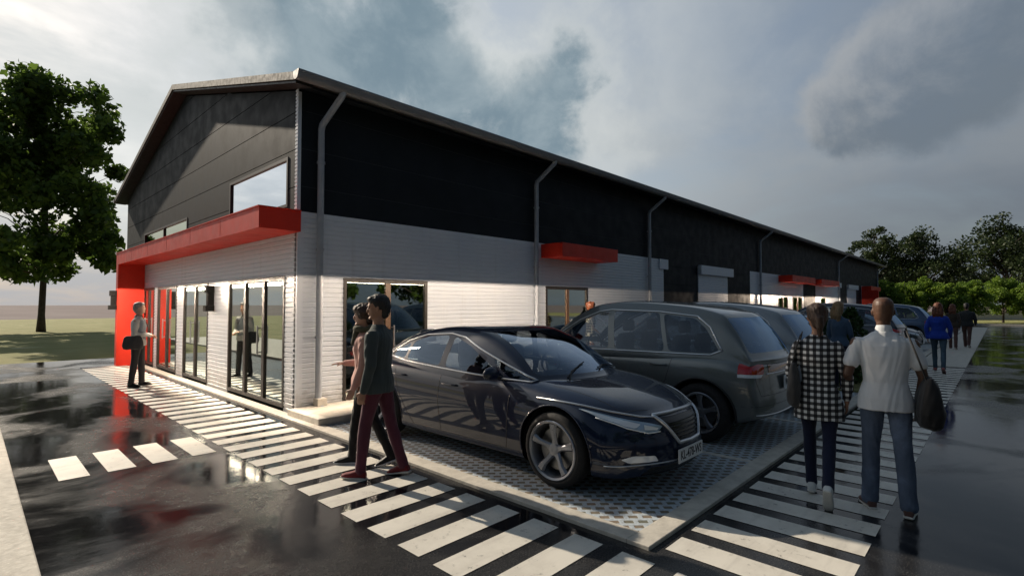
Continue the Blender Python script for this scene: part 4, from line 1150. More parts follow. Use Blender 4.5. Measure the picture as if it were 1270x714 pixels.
def person(label, loc, heading, P, group=None):
    H = P.get('H', 1.76); s = H/1.78; fem = P.get('fem', False); near = P.get('near', True)
    vx = .008 if near else .016
    root = thing('person', label, 'person', (loc[0], loc[1], loc[2] if len(loc) > 2 else .004), R(heading), group)
    sw = (.165 if fem else .195)*s; hw = (.088 if fem else .085)*s
    V = lambda x, y, z: Vector((x, y, z))
    lean = P.get('lean', 0.)
    # legs first, pelvis height follows from the lower foot
    legs = {}
    for sd, key in ((1, 'L'), (-1, 'R')):
        th, kn, out = P['leg'+key][:3]; th, kn, out = R(th), R(kn), R(out)
        hip = V(0, sd*hw, 0); a = V(math.sin(th)*math.cos(out), sd*math.sin(out), -math.cos(th)*math.cos(out)).normalized()
        knee = hip+a*.435*s; sh = th-kn; b_ = V(math.sin(sh), sd*math.sin(out)*.8, -math.cos(sh)).normalized()
        ank = knee+b_*.415*s
        fp = P['leg'+key][3] if len(P['leg'+key]) > 3 else 0     # foot pitch: + is heel up
        legs[key] = [hip, knee, ank, R(fp), sd]
    low = min(l[2].z - (.085*s if l[3] < .3 else .085*s+.12*math.sin(l[3])*s) for l in legs.values())
    pz = -low
    for l in legs.values():
        for i in range(3): l[i] = l[i]+V(0, 0, pz)
    pel = V(0, 0, pz)
    up = V(math.sin(R(lean)), 0, math.cos(R(lean)))
    waist, chest, neckb = pel+up*.13*s, pel+up*.34*s, pel+up*.53*s
    headc = pel+up*.56*s+V(.015*s+.02*math.sin(R(lean)), 0, .155*s)
    arms = {}
    for sd, key in ((1, 'L'), (-1, 'R')):
        p_, ab, el, inn = [R(q) for q in P['arm'+key][:4]]
        shd = neckb+V(0, sd*sw*.97, -.078*s); d1 = V(math.sin(p_)*math.cos(ab), sd*math.sin(ab), -math.cos(p_)*math.cos(ab)).normalized()
        elb = shd+d1*.285*s; q = p_+el; d2 = V(math.sin(q)*math.cos(inn), -sd*math.sin(inn), -math.cos(q)*math.cos(inn)).normalized()
        wr = elb+d2*.25*s; arms[key] = [shd, elb, wr, d2, sd]
    skin = P['skin']; bm = B()
    # torso / hidden trunk
    tr = [(pel-up*.04*s, .075, .12), (pel+up*.02*s, .085, .135), (waist, .080, .115), (chest, .095, .135), (neckb-up*.06*s, .080, .135), (neckb, .05, .065)]
    skinrings(bm, [ering(bm, c, up.orthogonal().normalized()*0+V(a*s, 0, 0), V(0, b_*s*(.9 if fem else 1), 0)) for c, a, b_ in tr])
    limb(bm, [neckb-V(0,0,.04*s), neckb+V(.01,0,.06*s), headc-V(.01*s,0,.06*s)], [.060*s, .052*s if not fem else .045*s, .050*s])
    # head, built about its centre then turned
    hb = B()
    hr = [(-.118, .030, .022, .030), (-.108, .052, .038, .022), (-.085, .068, .054, .012), (-.055, .078, .064, .006), (-.02, .088, .071, .002), (.02, .094, .075, -.002), (.055, .095, .076, -.006), (.085, .086, .070, -.008), (.108, .062, .052, -.010), (.120, .030, .026, -.010)]
    skinrings(hb, [ering(hb, (x0, 0, z), (a, 0, 0), (0, b_, 0), 20, .92) for z, a, b_, x0 in hr])
    limb(hb, [(.080,0,.012), (.098,0,-.018), (.100,0,-.034)], [.009, .013, .015], 8)       # nose
    limb(hb, [(.082,-.018,-.062), (.088,0,-.060), (.082,.018,-.062)], [.008,.011,.008], 8)    # mouth
    limb(hb, [(.074,-.028,-.100), (.082,0,-.103), (.074,.028,-.100)], [.010,.013,.010], 8)    # chin
    limb(hb, [(.080,-.042,.022), (.090,0,.026), (.080,.042,.022)], [.010,.010,.010], 8)       # brow
    for y in (1, -1): limb(hb, [(-.008, y*.074, .018), (-.004, y*.082, -.004), (.000, y*.076, -.030)], [.014, .013, .010], 8, .6)
    hm = Matrix.Translation(headc) @ Matrix.Rotation(R(P.get('yaw', 0)), 4, 'Z') @ Matrix.Rotation(R(P.get('pitch', 0)), 4, 'Y') @ Matrix.Scale(s*.98, 4)
    hb.transform(hm); tmp = bpy.data.meshes.new('t'); hb.to_mesh(tmp); hb.free(); bm.from_mesh(tmp); bpy.data.meshes.remove(tmp)
    for k in ('L', 'R'):
        shd, elb, wr, d2, sd = arms[k]
        fem_ = .86 if fem else 1.
        limb(bm, [shd, shd.lerp(elb, .5), elb, elb.lerp(wr, .35), wr], [.050*fem_*s, .046*fem_*s, .037*fem_*s, .038*fem_*s, .025*fem_*s])
        # hand: palm, four fingers of different lengths with two bends, thumb from the side
        nrm = V(0, -sd, 0) if abs(d2.z) > .5 else V(0, 0, -1)   # palm faces the thigh, or down
        nrm = (nrm-d2*nrm.dot(d2)).normalized(); lat = d2.cross(nrm).normalized()
        if lat.x < 0: lat = -lat                                # thumb side is forward
        hs = s*(.92 if fem else 1.); pc = wr+d2*.052*hs
        skinrings(bm, [ering(bm, wr+d2*t*hs, lat*w_*hs, nrm*h_*hs, 12, .8) for t, w_, h_ in ((.0,.024,.018),(.03,.034,.016),(.065,.040,.015),(.092,.038,.012))])
        curl = P.get('curl', .5) if not isinstance(P.get('curl'), dict) else P['curl'][k]
        for fi, (off, ln) in enumerate(((.030,.070),(.010,.078),(-.011,.073),(-.030,.058))):
            b0 = wr+d2*.085*hs+lat*off*hs; pts = [b0]; dcur = d2.copy(); a_ = 0
            for q, fr2 in enumerate((.45,.32,.23)):
                a_ += curl*(.55+.1*fi); dd = d2*math.cos(a_)+nrm*math.sin(a_); pts.append(pts[-1]+dd*ln*fr2*hs)
            limb(bm, pts, [.0095*hs,.009*hs,.0082*hs,.0072*hs], 8)
        b0 = wr+d2*.030*hs+lat*.026*hs
        limb(bm, [b0, b0+(d2*.6+lat*.7+nrm*.25).normalized()*.038*hs, b0+(d2*.6+lat*.7+nrm*.25).normalized()*.038*hs+(d2*.9+lat*.2+nrm*.4).normalized()*.030*hs], [.013*hs,.011*hs,.009*hs], 8)
    for k in ('L', 'R'):
        hip, knee, ank, fp, sd = legs[k]
        limb(bm, [hip, hip.lerp(knee, .5), knee, knee.lerp(ank, .35), ank], [.062*s,.058*s,.045*s,.044*s,.033*s])
    obj('body', remesh(bm, vx*.8, 2), SK[skin], root, smooth=True)
    for y in (1, -1):
        eb = B(); bmesh.ops.create_uvsphere(eb, u_segments=10, v_segments=8, radius=.0095)
        bmesh.ops.translate(eb, verts=eb.verts, vec=(.083, y*.030, .004)); eb.transform(hm); obj('eye', eb, M['ink'], root, smooth=True)
    # trousers
    bm = B(); g = P.get('legfit', 1.)
    skinrings(bm, [ering(bm, pel+V(dx*s, 0, z*s), V(a*s*(.84 if fem and z > .03 else 1), 0, 0), V(0, b_*s*(.84 if fem and z > .03 else 1), 0), 20) for z, a, b_, dx in ((-.10,.085,.125,-.01),(-.05,.112,.158,-.012),(.0,.118,.166,-.012),(.06,.110,.158,-.006),(.10,.102,.146,0))])
    for k in ('L', 'R'):
        hip, knee, ank, fp, sd = legs[k]
        e = ank+V(0,0,-.01)
        limb(bm, [hip+V(-.01,0,-.02), hip.lerp(knee,.4), hip.lerp(knee,.8), knee, knee.lerp(ank,.35), knee.lerp(ank,.75), e], [.092*s*(.6+.4*g), .082*s*(.5+.5*g), .065*s*g, .062*s*g, .062*s*g, .054*s*g*P.get('flare',1.), .055*s*g*P.get('flare',1.)])
    obj('trousers', remesh(bm, vx, 3, .0045, 10, P.get('seed', 1)), P['trousers'], root, smooth=True)
    # shoes
    for k in ('L', 'R'):
        hip, knee, ank, fp, sd = legs[k]
        for nm, mt in (('shoe', P['shoes']), ('sole', P.get('sole', CL['sole']))):
            bm = B()
            if nm == 'shoe':
                rs = [(-.060,.030,.030,.030),(-.045,.040,.036,.050),(0.0,.050,.038,.060),(.05,.038,.040,.045),(.10,.030,.044,.034),(.145,.024,.042,.028),(.180,.014,.028,.020)]
                skinrings(bm, [ering(bm, (x*s, 0, z_*s), (0, w_*s, 0), (0, 0, h_*s), 14, .9) for x, h_, w_, z_ in rs])
                limb(bm, [(-.005*s,0,.06*s), (-.003*s,0,.10*s)], [.042*s,.040*s])
            else:
                rs = [(-.068,.010,.030,.010),(-.05,.012,.038,.011),(.0,.012,.037,.011),(.05,.011,.040,.010),(.10,.011,.046,.010),(.15,.011,.043,.011),(.19,.009,.026,.014)]
                skinrings(bm, [ering(bm, (x*s, 0, z_*s), (0, w_*s, 0), (0, 0, h_*s), 14, .6) for x, h_, w_, z_ in rs])
            yawf = R(P.get('toe', 8))*sd
            mt4 = Matrix.Translation(ank-V(0,0,0)) @ Matrix.Rotation(yawf, 4, 'Z') @ Matrix.Rotation(fp, 4, 'Y') @ Matrix.Translation((0,0,-.088*s))
            bm.transform(mt4)
            obj(nm, remesh(bm, vx*.9, 2), mt, root, smooth=True)
    # top
    bm = B(); t = P.get('topfit', 1.); hem = P.get('hem', -.06); dpt = .92 if fem else 1.
    bust = .016 if fem else 0
    HF = lambda c: 1.13 if (c-pel).z < .1 else 1.
    R_t = [(pel+V(0,0,hem*s), .122, .176 if not fem else .172), (pel+V(0,0,(hem+.1)*s*.5+.0), .120, .168 if not fem else .162), (waist, .112 if not fem else .098, .155 if not fem else .128), (waist.lerp(chest,.5), .116 if not fem else .104, .162 if not fem else .134), (chest, .124 if not fem else .112+bust, .178 if not fem else .148), (chest.lerp(neckb,.45), .112, .188 if not fem else .155), (neckb-V(0,0,.062*s), .094, (.186 if not fem else .156)), (neckb-V(0,0,.018*s), .070, .118 if not fem else .098), (neckb+V(0,0,.022*s), .060, .062)]
    skinrings(bm, [ering(bm, c, V(a*s*t*HF(c), 0, 0), V(0, b_*s*t*HF(c), 0), 22, .95) for c, a, b_ in R_t])
    sl = P.get('sleeve', 1.)
    for k in ('L', 'R'):
        shd, elb, wr, d2, sd = arms[k]; f_ = (.88 if fem else 1.)*s*t
        if sl > .6: pts = [shd+V(0,-sd*.02,-.005), shd.lerp(elb,.5), elb, elb.lerp(wr,.5), elb.lerp(wr, sl)]; rr2 = [.068*f_,.060*f_,.052*f_,.046*f_,.038*f_]
        else: pts = [shd+V(0,-sd*.02,-.005), shd.lerp(elb,.45), shd.lerp(elb, sl*1.55)]; rr2 = [.060*f_,.062*f_,.064*f_]
        limb(bm, pts, rr2)
    obj(P.get('topname', 'shirt'), remesh(bm, vx, 3, .005*P.get('folds', 1.), 8, P.get('seed', 1)+5), P['top'], root, smooth=True)
    if P.get('collar'):
        bm = B(); limb(bm, [neckb+V(.0,0,-.005), neckb+V(.006,0,.045*s)], [.066*s,.060*s], 16); obj('collar', remesh(bm, vx*.8, 2), P['top'], root, smooth=True)
    if P.get('scarf'):
        bm = B(); pts = [neckb+V(.01+.085*math.cos(a)*s, .085*math.sin(a)*s, (.035+.01*math.sin(3*a))*s) for a in np.linspace(0, 2*math.pi, 15)]
        limb(bm, pts, [.032*s]*15); limb(bm, [neckb+V(.08,.02,.02), neckb+V(.115,.03,-.12)], [.035*s,.025*s])
        obj('scarf', remesh(bm, vx, 2, .008, 12, 3), CL['scarf'], root, smooth=True)
    if P.get('vest'):
        bm = B(); skinrings(bm, [ering(bm, c, V(a*s*1.08, 0, 0), V(0, b_*s*1.05, 0), 22, .95) for c, a, b_ in R_t[:-2]])
        obj('vest', remesh(bm, vx, 3, .006, 8, 4), P['vest'], root, smooth=True)
    # hair
    hs_ = P.get('hairstyle', 'short')
    if hs_ != 'bald':
        bm = B(); dn = .0
        hr2 = [(-.02 if hs_ != 'afro' else -.04, .078, .080, -.034), (.03, .097, .088, -.020), (.065, .107, .092, -.014), (.095, .098, .084, -.014), (.118, .074, .064, -.016), (.138, .032, .028, -.016)]
        if hs_ == 'afro': hr2 = [(z, a*1.22, b_*1.28, x) for z, a, b_, x in hr2]
        skinrings(bm, [ering(bm, (x0, 0, z), (a, 0, 0), (0, b_, 0), 20) for z, a, b_, x0 in hr2])
        limb(bm, [(-.050,0,.06), (-.066,0,.0), (-.058,0,-.065)], [.070,.068,.056], 12)
        limb(bm, [(.062,-.03,.085), (.075,0,.085), (.062,.035,.088)], [.028,.028,.026], 10)
        if hs_ in ('pony', 'long', 'wavy'):
            if hs_ == 'pony': limb(bm, [(-.085,0,.03), (-.125,0,-.01), (-.13,0,-.09), (-.115,0,-.17)], [.030,.034,.030,.014], 10)
            else:
                for y in (-.05, 0, .05): limb(bm, [(-.045,y,.04), (-.080,y*1.3,-.06), (-.090,y*1.5,-.16), (-.080,y*1.4,-.27)], [.050,.052,.050,.030], 10)
                for y in (-1, 1): limb(bm, [(.0,y*.070,.05), (-.01,y*.084,-.04), (-.03,y*.080,-.13)], [.030,.030,.026], 10)
        if hs_ == 'afro':
            for k in range(26):
                a = random.uniform(0, 6.28); z = random.uniform(-.08, .13)
                limb(bm, [(-.02+.09*math.cos(a), .09*math.sin(a), z), (-.02+.105*math.cos(a), .105*math.sin(a), z-.01)] , [.03,.03], 8) if math.cos(a) < .55 else None
        bm.transform(hm)
        obj('hair', remesh(bm, vx*.9, 2, .006 if hs_ in ('wavy','afro','long') else .005, 26, 2), HR[P['hair']], root, smooth=True)
    elif P.get('stubble'):
        pass
    return root, dict(arms=arms, legs=legs, pel=pel, neckb=neckb, headc=headc, s=s, waist=waist, chest=chest, V=V)
def bag(label, cat, owner, shoulder, bagpt, size, mat, name='shoulder_bag', strap_front=None):
    """soft bag with a strap going over the shoulder, coordinates of its bearer"""
    root, J = owner
    mw = root.matrix_basis.copy() if False else (Matrix.Translation(root.location) @ Matrix.Rotation(root.rotation_euler.z, 4, 'Z'))
    c = mw @ Vector(bagpt)
    t = thing(name, label, cat, (c.x, c.y, c.z-size[2]/2), root.rotation_euler.z)
    l, w, h = size; bm = B()
    rs = [(0, .75, .7), (.06, .95, .95), (.3, 1.05, 1.1), (.6, 1.0, .9), (.85, .88, .6), (1.0, .72, .28)]
    skinrings(bm, [ering(bm, (0, 0, z*h), (l/2*a, 0, 0), (0, w/2*b_, 0), 22, .72) for z, a, b_ in rs])
    obj('pouch', remesh(bm, .012, 3, .008, 9, 6), mat, t, smooth=True)
    inv = (Matrix.Translation(t.location) @ Matrix.Rotation(t.rotation_euler.z, 4, 'Z')).inverted()
    pts = [inv @ (mw @ Vector(p)) for p in shoulder]
    bm = B()
    for a, c2 in zip(pts, pts[1:]): pass
    rings = []
    for i, p in enumerate(pts):
        tt = (pts[min(i+1, len(pts)-1)]-pts[max(i-1, 0)]).normalized(); u = Vector((1,0,0)); u = (u-tt*u.dot(tt)).normalized(); v = tt.cross(u)
        rings.append(ering(bm, p, u*.022, v*.006, 8, .6))
    skinrings(bm, rings); fixn(bm); obj('strap', bm, mat, t, smooth=True)
    return t

Z0 = .004
pm = person('bald man seen from behind in a white polo shirt and blue jeans', (5.33, .72, Z0), 14, dict(H=1.79, skin='dark', hairstyle='bald', hair='black', top=CL['polo'], topname='polo_shirt', topfit=1.0, sleeve=.40, trousers=CL['denim'], legfit=1.04, flare=1.12, shoes=CL['brownshoe'], sole=CL['sole'], hem=-.10, collar=True,
    legL=(4, 5, 2.5), legR=(-5, 2, 3.5), armL=(-8, 15, 72, 4), armR=(2, 14, 14, 4), toe=14, yaw=4, seed=2))
s_ = pm[1]['s']; nb = pm[1]['neckb']
bag('black shoulder bag hanging at the right side of the bald man', 'bag', pm, [(-.09,-.27,1.08),(-.125,-.22,1.24),(-.11,-.165,1.42),(-.04,-.145,1.505),(.05,-.15,1.49),(.12,-.2,1.30),(.09,-.28,1.08)], (-.03, -.285, .93), (.40, .17, .40), CL['bag'])
pw = person('woman seen from behind in black and white checked shirt, hair tied back', (5.26, 1.20, Z0), 10, dict(H=1.71, fem=True, skin='tan', hairstyle='pony', hair='brown', top=CL['gingham'], topfit=1.06, sleeve=.82, hem=-.22, trousers=CL['navy'], legfit=.86, shoes=CL['whiteshoe'], sole=CL['sole'],
    legL=(10, 5, -1), legR=(-10, 26, -1, 58), armL=(10, 14, 30, 8), armR=(2, 14, 12, 2), toe=2, yaw=12, seed=4, folds=1.3))
bag('dark grey shoulder bag under the left arm of the woman in the checked shirt', 'bag', pw, [(-.04,.20,1.16),(-.08,.17,1.3),(-.06,.13,1.435),(.0,.12,1.455),(.06,.14,1.38),(.06,.2,1.16)], (-.06, .185, 1.00), (.28, .10, .38), CL['greybag'])
cm = person('dark haired man in grey sweater, maroon trousers and red shoes striding over the crosswalk', (2.87, 4.56, Z0), 124, dict(H=1.83, skin='tan', hairstyle='short', hair='black', top=CL['green'], topname='sweater', trousers=CL['maroon'], legfit=.96, shoes=CL['redshoe'], sole=CL['sole'], hem=-.10,
    legL=(12.5, 7, 1, -4), legR=(-12, 6, 1, 9), armL=(-4, 8, 22, 4), armR=(8, 10, 30, 6), toe=6, yaw=22, pitch=2, seed=6, folds=1.2))
cw = person('woman in pale pink blouse, scarf and black trousers holding out one hand', (2.97, 5.00, Z0), 146, dict(H=1.74, fem=True, skin='fair', hairstyle='afro', hair='brown', top=CL['pink'], topname='blouse', trousers=CL['black'], legfit=.86, shoes=CL['black'], sole=CL['whiteshoe'], hem=-.04, scarf=True,
    legL=(-15, 10, 0, 14), legR=(12, 6, 0, -2), armL=(2, 8, 20, 4), armR=(-4, 12, 92, -8), toe=4, yaw=2, seed=8, curl={'L': .4, 'R': .15}))
dm = person('grey haired man in vest and pale shirt waiting at the gable doors', (2.52, 13.25, Z0), -28, dict(H=1.77, skin='fair', hairstyle='short', hair='grey', top=CL['shirt'], trousers=CL['slate'], legfit=1.05, shoes=CL['black'], sole=CL['black'], vest=CL['vest'], hem=-.08,
    legL=(4, 3, 3), legR=(-4, 3, 3), armL=(0, 8, 78, 34), armR=(0, 8, 84, 34), toe=10, pitch=-8, seed=3, near=False))
bag('grey satchel on the hip of the grey haired man by the doors', 'bag', dm, [(-.02,-.215,1.0),(-.06,-.16,1.2),(-.03,-.07,1.50),(.05,-.02,1.47),(.14,.06,1.25)], (-.02, -.235, .93), (.36, .10, .28), CL['greybag'], name='satchel')
bw = person('woman with long auburn hair in a bright blue jacket walking away on the crosswalk', (16.9, 1.15, Z0), 2, dict(H=1.76, fem=True, skin='fair', hairstyle='long', hair='auburn', top=CL['blue'], topname='jacket', topfit=1.16, trousers=CL['teal'], legfit=.9, shoes=CL['pinkshoe'], sole=CL['brownshoe'], hem=-.08,
    legL=(17, 6, 0), legR=(-14, 12, 0, 30), armL=(-12, 16, 20, 4), armR=(8, 16, 24, 4), near=False, seed=9))
person('person with auburn hair in a brown jacket further along the footway', (26.0, 1.34, .02), 0, dict(H=1.74, fem=True, skin='tan', hairstyle='wavy', hair='auburn', top=CL['brown'], topname='jacket', trousers=CL['khaki'], shoes=CL['brownshoe'], legL=(16, 6, 0), legR=(-16, 8, 0, 16), armL=(10, 10, 20, 4), armR=(-10, 12, 20, 4), near=False, seed=11))
dk = person('man in a charcoal jacket and rust trousers striding out on the far footway', (27.3, .98, .02), -4, dict(H=1.80, skin='tan', hairstyle='short', hair='black', top=CL['char'], topname='jacket', topfit=1.12, trousers=CL['khaki'], shoes=CL['brownshoe'], legL=(22, 10, 0), legR=(-22, 14, 0, 24), armL=(-14, 12, 20, 4), armR=(16, 12, 30, 4), near=False, seed=12))
person('woman with curly auburn hair in a printed top standing outside the second glazed door', (10.45, 7.25, .122), -50, dict(H=1.66, fem=True, skin='fair', hairstyle='afro', hair='auburn', top=CL['print'], topname='printed_top', hem=-.30, topfit=1.1, sleeve=.4, trousers=CL['black'], shoes=CL['black'], legL=(4, 4, 0), legR=(-4, 4, 0), armL=(4, 8, 14, 4), armR=(10, 8, 40, 10), near=False, yaw=20, seed=13))
person('blond woman in a blue grey jacket standing beyond the silver car', (11.98, 2.35, .05), -10, dict(H=1.73, fem=True, skin='fair', hairstyle='wavy', hair='blond', top=CL['midblue'], topname='jacket', trousers=CL['navy'], shoes=CL['black'], legL=(4, 4, 0), legR=(-4, 4, 0), armL=(4, 8, 14, 4), armR=(10, 8, 40, 10), near=False, yaw=-25, seed=14))
# ------------------------------------------------------------------ more parked cars (copies with their own paint)
def copy_tree(o, parent=None):
    c = o.copy(); COL.objects.link(c); c.parent = parent
    for ch in list(o.children):
        if not ch.name.startswith('lettering'): copy_tree(ch, c)
    return c
def car_copy(src, loc, rz, label, paint, old, cat='car', txt=None):
    c = copy_tree(src); c.location = loc; c.rotation_euler = (0, 0, R(rz)); c['label'] = label
    for ch in c.children_recursive:
        if ch.type == 'MESH':
            for sl in ch.material_slots:
                if sl.material == old: sl.link = 'OBJECT'; sl.material = paint
    return c
def move_named(o, nm): o.name = nm; return o
move_named(car_copy(suv, (9.78, 4.40, .012), 90, 'pale silver sport utility car parked tail out beyond the dark grey one', M['p_silver'], M['p_grey']), 'silver_suv')
move_named(car_copy(sedan, (17.15, 4.6, .012), -90, 'mid blue saloon parked nose out just past the planting bed', M['p_blue'], M['p_black']), 'blue_saloon')
move_named(car_copy(suv, (19.6, 4.35, .012), 90, 'dark navy sport utility car parked tail out next to the mid blue saloon', M['p_navy'], M['p_grey']), 'navy_suv')
move_named(car_copy(sedan, (24.5, 4.5, .012), -90, 'navy saloon parked nose out by itself past the navy sport utility car', M['p_navy'], M['p_black']), 'navy_saloon')
move_named(car_copy(suv, (29.4, 4.4, .012), 90, 'grey blue sport utility car parked furthest along the bays', M['p_blue'], M['p_grey']), 'blue_suv')

# ------------------------------------------------------------------ vegetation
def leaves(centers, radii, counts, size, rng, flat=.8, jitter=.25):
    """many small two-triangle leaves scattered through clumps"""
    C_, Rr = [], []
    V_, F2 = [], []
    P = []
    for c, r, n in zip(centers, radii, counts):
        d = rng.normal(size=(n, 3)); d /= np.linalg.norm(d, axis=1)[:, None]
        rad = r*rng.random(n)**.45
        P.append(np.array(c)+d*rad[:, None]*np.array((1, 1, flat)))
    P = np.vstack(P); n = len(P)
    a = rng.normal(size=(n, 3)); a /= np.linalg.norm(a, axis=1)[:, None]
    q = rng.normal(size=(n, 3)); b_ = np.cross(a, q); b_ /= np.linalg.norm(b_, axis=1)[:, None]; nn = np.cross(a, b_)
    s = size*(1+jitter*rng.normal(size=n))[:, None]
    v0 = P-a*s*.5; v1 = P+b_*s*.30+nn*s*.06; v2 = P+a*s*.55; v3 = P-b_*s*.30+nn*s*.06
    V_ = np.stack([v0, v1, v2, v3], 1).reshape(-1, 3)
    me = bpy.data.meshes.new('leaves'); me.vertices.add(4*n); me.vertices.foreach_set('co', V_.ravel())
    me.loops.add(4*n); me.loops.foreach_set('vertex_index', np.arange(4*n)); me.polygons.add(n)
    me.polygons.foreach_set('loop_start', np.arange(0, 4*n, 4)); me.polygons.foreach_set('loop_total', np.full(n, 4)); me.update(calc_edges=True)
    return me
def tree(name, label, loc, h, cw, base, trunk_r, leaf, mat, nclump, per, seed, group=None, cat='tree', topshape=1.0, squash=.8, low=0):
    rng = np.random.default_rng(seed); rd = random.Random(seed)
    t = thing(name, label, cat, loc, rd.uniform(0, 6.28), group)
    zc = base+(h-base)*.48; rx, rz_ = cw/2, (h-base)/2
    cs, rs = [], []
    tries = 0
    while len(cs) < nclump and tries < 9999:
        tries += 1
        d = rng.normal(size=3); d /= np.linalg.norm(d); k = rng.random()**.42*.86
        p = d*k; taper = 1-.28*max(0, p[2])*topshape
        wide = 1+.45*max(0, -p[2])
        lobed = wide* 1+.16*math.sin(3*math.atan2(d[1], d[0])+seed)+.10*math.sin(5*d[2]*2+seed)
        c = (p[0]*rx*taper*lobed, p[1]*rx*taper*lobed, zc+p[2]*rz_)
        cs.append(c); rs.append(cw*rng.uniform(.07, .135))
    for k in range(int(nclump*low)):
        a = rng.uniform(0, 6.283); q = rng.uniform(.35, 1.0)
        cs.append((q*rx*math.cos(a), q*rx*math.sin(a), base*.85+rng.uniform(0, .28)*(h-base)*(1.15-.4*q))); rs.append(cw*rng.uniform(.06, .11))
    me = leaves(cs, rs, [int(per*rng.uniform(.6, 1.3)) for _ in cs], leaf, rng, squash)
    obj('crown', me, mat, t)
    bm = B(); fork = base+(h-base)*.10
    tube(bm, [(0,0,-.05), (.02*h*.1,0,.25*base), (rd.uniform(-.05,.05)*h*.2,rd.uniform(-.02,.02)*h,fork), (rd.uniform(-.05,.05)*h*.3,0,zc), (0,0,h*.86)], 0, 12, radii=[trunk_r*1.5, trunk_r*1.05, trunk_r*.85, trunk_r*.45, trunk_r*.08])
    order = sorted(range(len(cs)), key=lambda i: rd.random())[:min(34, len(cs))]
    for i in order:
        c = Vector(cs[i]); z0 = min(max(fork*.95, c.z-.35*math.hypot(c.x, c.y)-.12*h), h*.75)
        if z0 > c.z: z0 = max(base*.8, c.z-.1)
        st = Vector((0, 0, z0)); mid_ = st.lerp(c, .5)+Vector((0, 0, .05*h*.5)); r0 = trunk_r*.38*(1-.6*z0/h)
        tube(bm, [st, mid_, c], 0, 6, radii=[r0, r0*.55, r0*.15])
    obj('trunk', bm, M['bark'], t, smooth=True)
    return t
tree('broadleaf_tree', 'tall dark broadleaf tree standing alone on the lawn left of the building', (3.3, 44.2, 0), 19.0, 9.9, 4.2, .17, .40, M['leaf'], 112, 180, 3, low=.42)
# far trees past the end of the building
for i, (px_, D_, h_, w_, lab) in enumerate([
    (1085, 82, 15.0, 9.5, 'loose crowned tree rising behind the far roof end of the building'),
    (1147, 78, 14.0, 12, 'broad dark tree between the roof end and the right hand trees'),
    (1247, 70, 15.6, 12, 'tallest dark tree at the right edge above the hedge'),
    (1031, 96, 14.2, 5.0, 'small treetop showing over the roofline of the building'),
    (1195, 96, 9.5, 9.0, 'low dark tree in the dip between the two large right hand trees'),
    (1112, 96, 10.5, 10.0, 'dark tree half hidden behind the loose crowned one'),
    (1300, 78, 14.5, 12, 'dark tree cut by the right edge of the view')]):
    d = F_*1.0+R_*((px_-635)/640.); X_, Y_ = d.x*D_*.999, d.y*D_*.999
    tree('evergreen_tree', lab, (X_, Y_, 0), h_, w_, 2.2, .30, .36, M['leaf_far'], 75, 150, 20+i, group='dark trees beyond the hedge')
# hedge row of clipped small trees along the far side of the road
hl = ['hedge bush touching the red end canopy', 'hedge bush right of the one by the red canopy', 'hedge bush behind the navy cars', 'hedge bush left of the walkers', 'hedge bush above the walkers in the distance', 'large round hedge bush right of the walkers', 'hedge bush at the right edge of the view', 'hedge bush cut off by the right edge of the view']
for i, px_ in enumerate((1096, 1122, 1148, 1174, 1204, 1243, 1276, 1310)):
    D_ = 47+(i%3)*.8; d = F_*1.0+R_*((px_-635)/640.)
    tree('hedge_bush', 'yellow green '+hl[i], (d.x*D_, d.y*D_, 0), 4.4+.35*((i*7)%3-1), 3.7 if i != 5 else 4.2, .45, .09, .17, M['leaf_yellow'], 70, 150, 50+i, group='yellow green bushes of the far hedge', cat='bush')
# low wall behind the hedge
d0, d1 = (F_+R_*((1080-635)/640.))*57, (F_+R_*((1400-635)/640.))*57
bm = B(); a_ = Vector((d0.x, d0.y, 0)); c_ = Vector((d1.x, d1.y, 0)); u = (c_-a_).normalized(); v = Vector((-u.y, u.x, 0))*.1
for z0, z1, k in ((0, .85, 1.), (.855, .93, 1.5)):
    vv = [bm.verts.new(p+Vector((0,0,z))) for z in (z0, z1) for p in (a_-v*k, c_-v*k, c_+v*k, a_+v*k)]
    for f in ((3,2,1,0),(4,5,6,7),(0,1,5,4),(1,2,6,5),(2,3,7,6),(3,0,4,7)): bm.faces.new([vv[i] for i in f])
tag(obj('boundary_wall', fixn(bm), M['concrete']), 'low pale concrete wall behind the far hedge', 'wall')
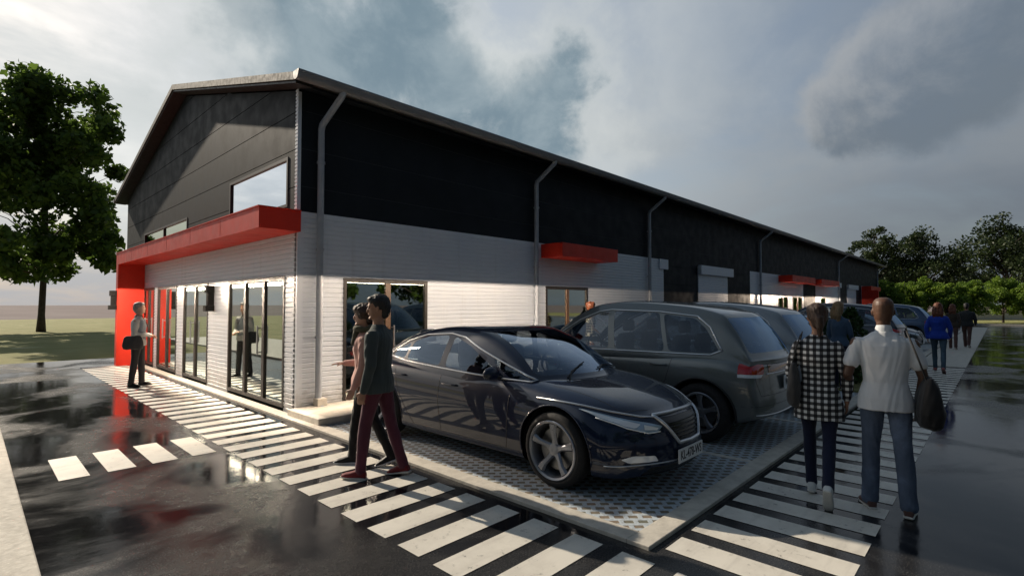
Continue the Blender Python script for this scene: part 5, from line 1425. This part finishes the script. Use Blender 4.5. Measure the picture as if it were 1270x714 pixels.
# planting bed with shrubs between the cars
struct('planting_bed', bx(11.95, 15.7, 2.03, 7.3, -.02, .05), M['grass'])
def shrub(name, label, loc, h, w, seed, cone=True, mat='leaf_shrub', group='clipped shrubs of the planting bed'):
    rng = np.random.default_rng(seed); t = thing(name, label, 'shrub', loc, 0, group)
    cs, rs = [], []
    for k in range(60):
        z = rng.random()**1.2; a = rng.uniform(0, 6.28); rr2 = w/2*((1-z)**.8*.95+.06 if cone else math.sqrt(max(.05, 1-(2*z-1)**2))*.85)*rng.random()**.4
        cs.append((rr2*math.cos(a), rr2*math.sin(a), .08+z*h*.92)); rs.append(.10 if cone else .13)
    obj('foliage', leaves(cs, rs, [70]*60, .06, rng, .9), M[mat], t)
    bm = B(); tube(bm, [(0,0,-.02), (0,0,h*.7)], 0, 8, radii=[.025, .008]); obj('stem', bm, M['bark'], t)
for i, (x, y, h, w, cone, lab) in enumerate([
    (13.9, 2.5, 1.62, 1.05, True, 'tall cone shaped shrub nearest the crosswalk'),
    (12.75, 2.45, 1.15, .95, True, 'lower cone shaped shrub between the silver car and the tall cone'),
    (15.2, 2.6, 1.35, .9, True, 'cone shaped shrub just short of the mid blue saloon'),
    (14.2, 4.0, 1.55, 1.1, False, 'dark round shrub seen over the tail of the grey cars'),
    (13.4, 3.95, 1.15, .9, False, 'lower round shrub in front of the dark round one'),
    (14.4, 5.85, 1.60, .5, True, 'slim pointed shrub in front of the roller shutter'),
    (14.9, 3.3, 1.30, 1.0, False, 'round shrub in the middle of the planting bed')]):
    shrub('shrub', lab, (x, y, .05), h, w, 80+i, cone, 'leaf_shrub' if i != 4 else 'leaf_yellow')

# unseen trees added behind and beside the viewpoint, for reflections and darker ambient light
k_ = 0
spots = [(-13.5, y) for y in (-9, -3.5, 2.5, 8.5, 15)] + [(x, -15.5+(x%3)*.5) for x in (-6, 1, 8, 15, 23, 31)]
words = ['furthest back', 'second from the back', 'middle', 'fourth from the back', 'nearest the lawn', 'at the corner', 'first along the road', 'second along the road', 'third along the road', 'fourth along the road', 'last along the road']
proto_ = None
for (x, y), w_ in zip(spots, words):
    lab = ('added unseen tree of the row left of the pavement, ' if x == -13.5 else 'added unseen tree of the row across the road, ')+w_
    if proto_ is None:
        proto_ = c = tree('added_tree', lab, (x, y, 0), 8.5, 7.5, 1.3, .18, .34, M['leaf'], 85, 150, 91, group='unseen trees added round the forecourt')
    else:
        c = copy_tree(proto_); c.location = (x, y, 0); c.rotation_euler.z = k_*1.3; c['label'] = lab
    k_ += 1
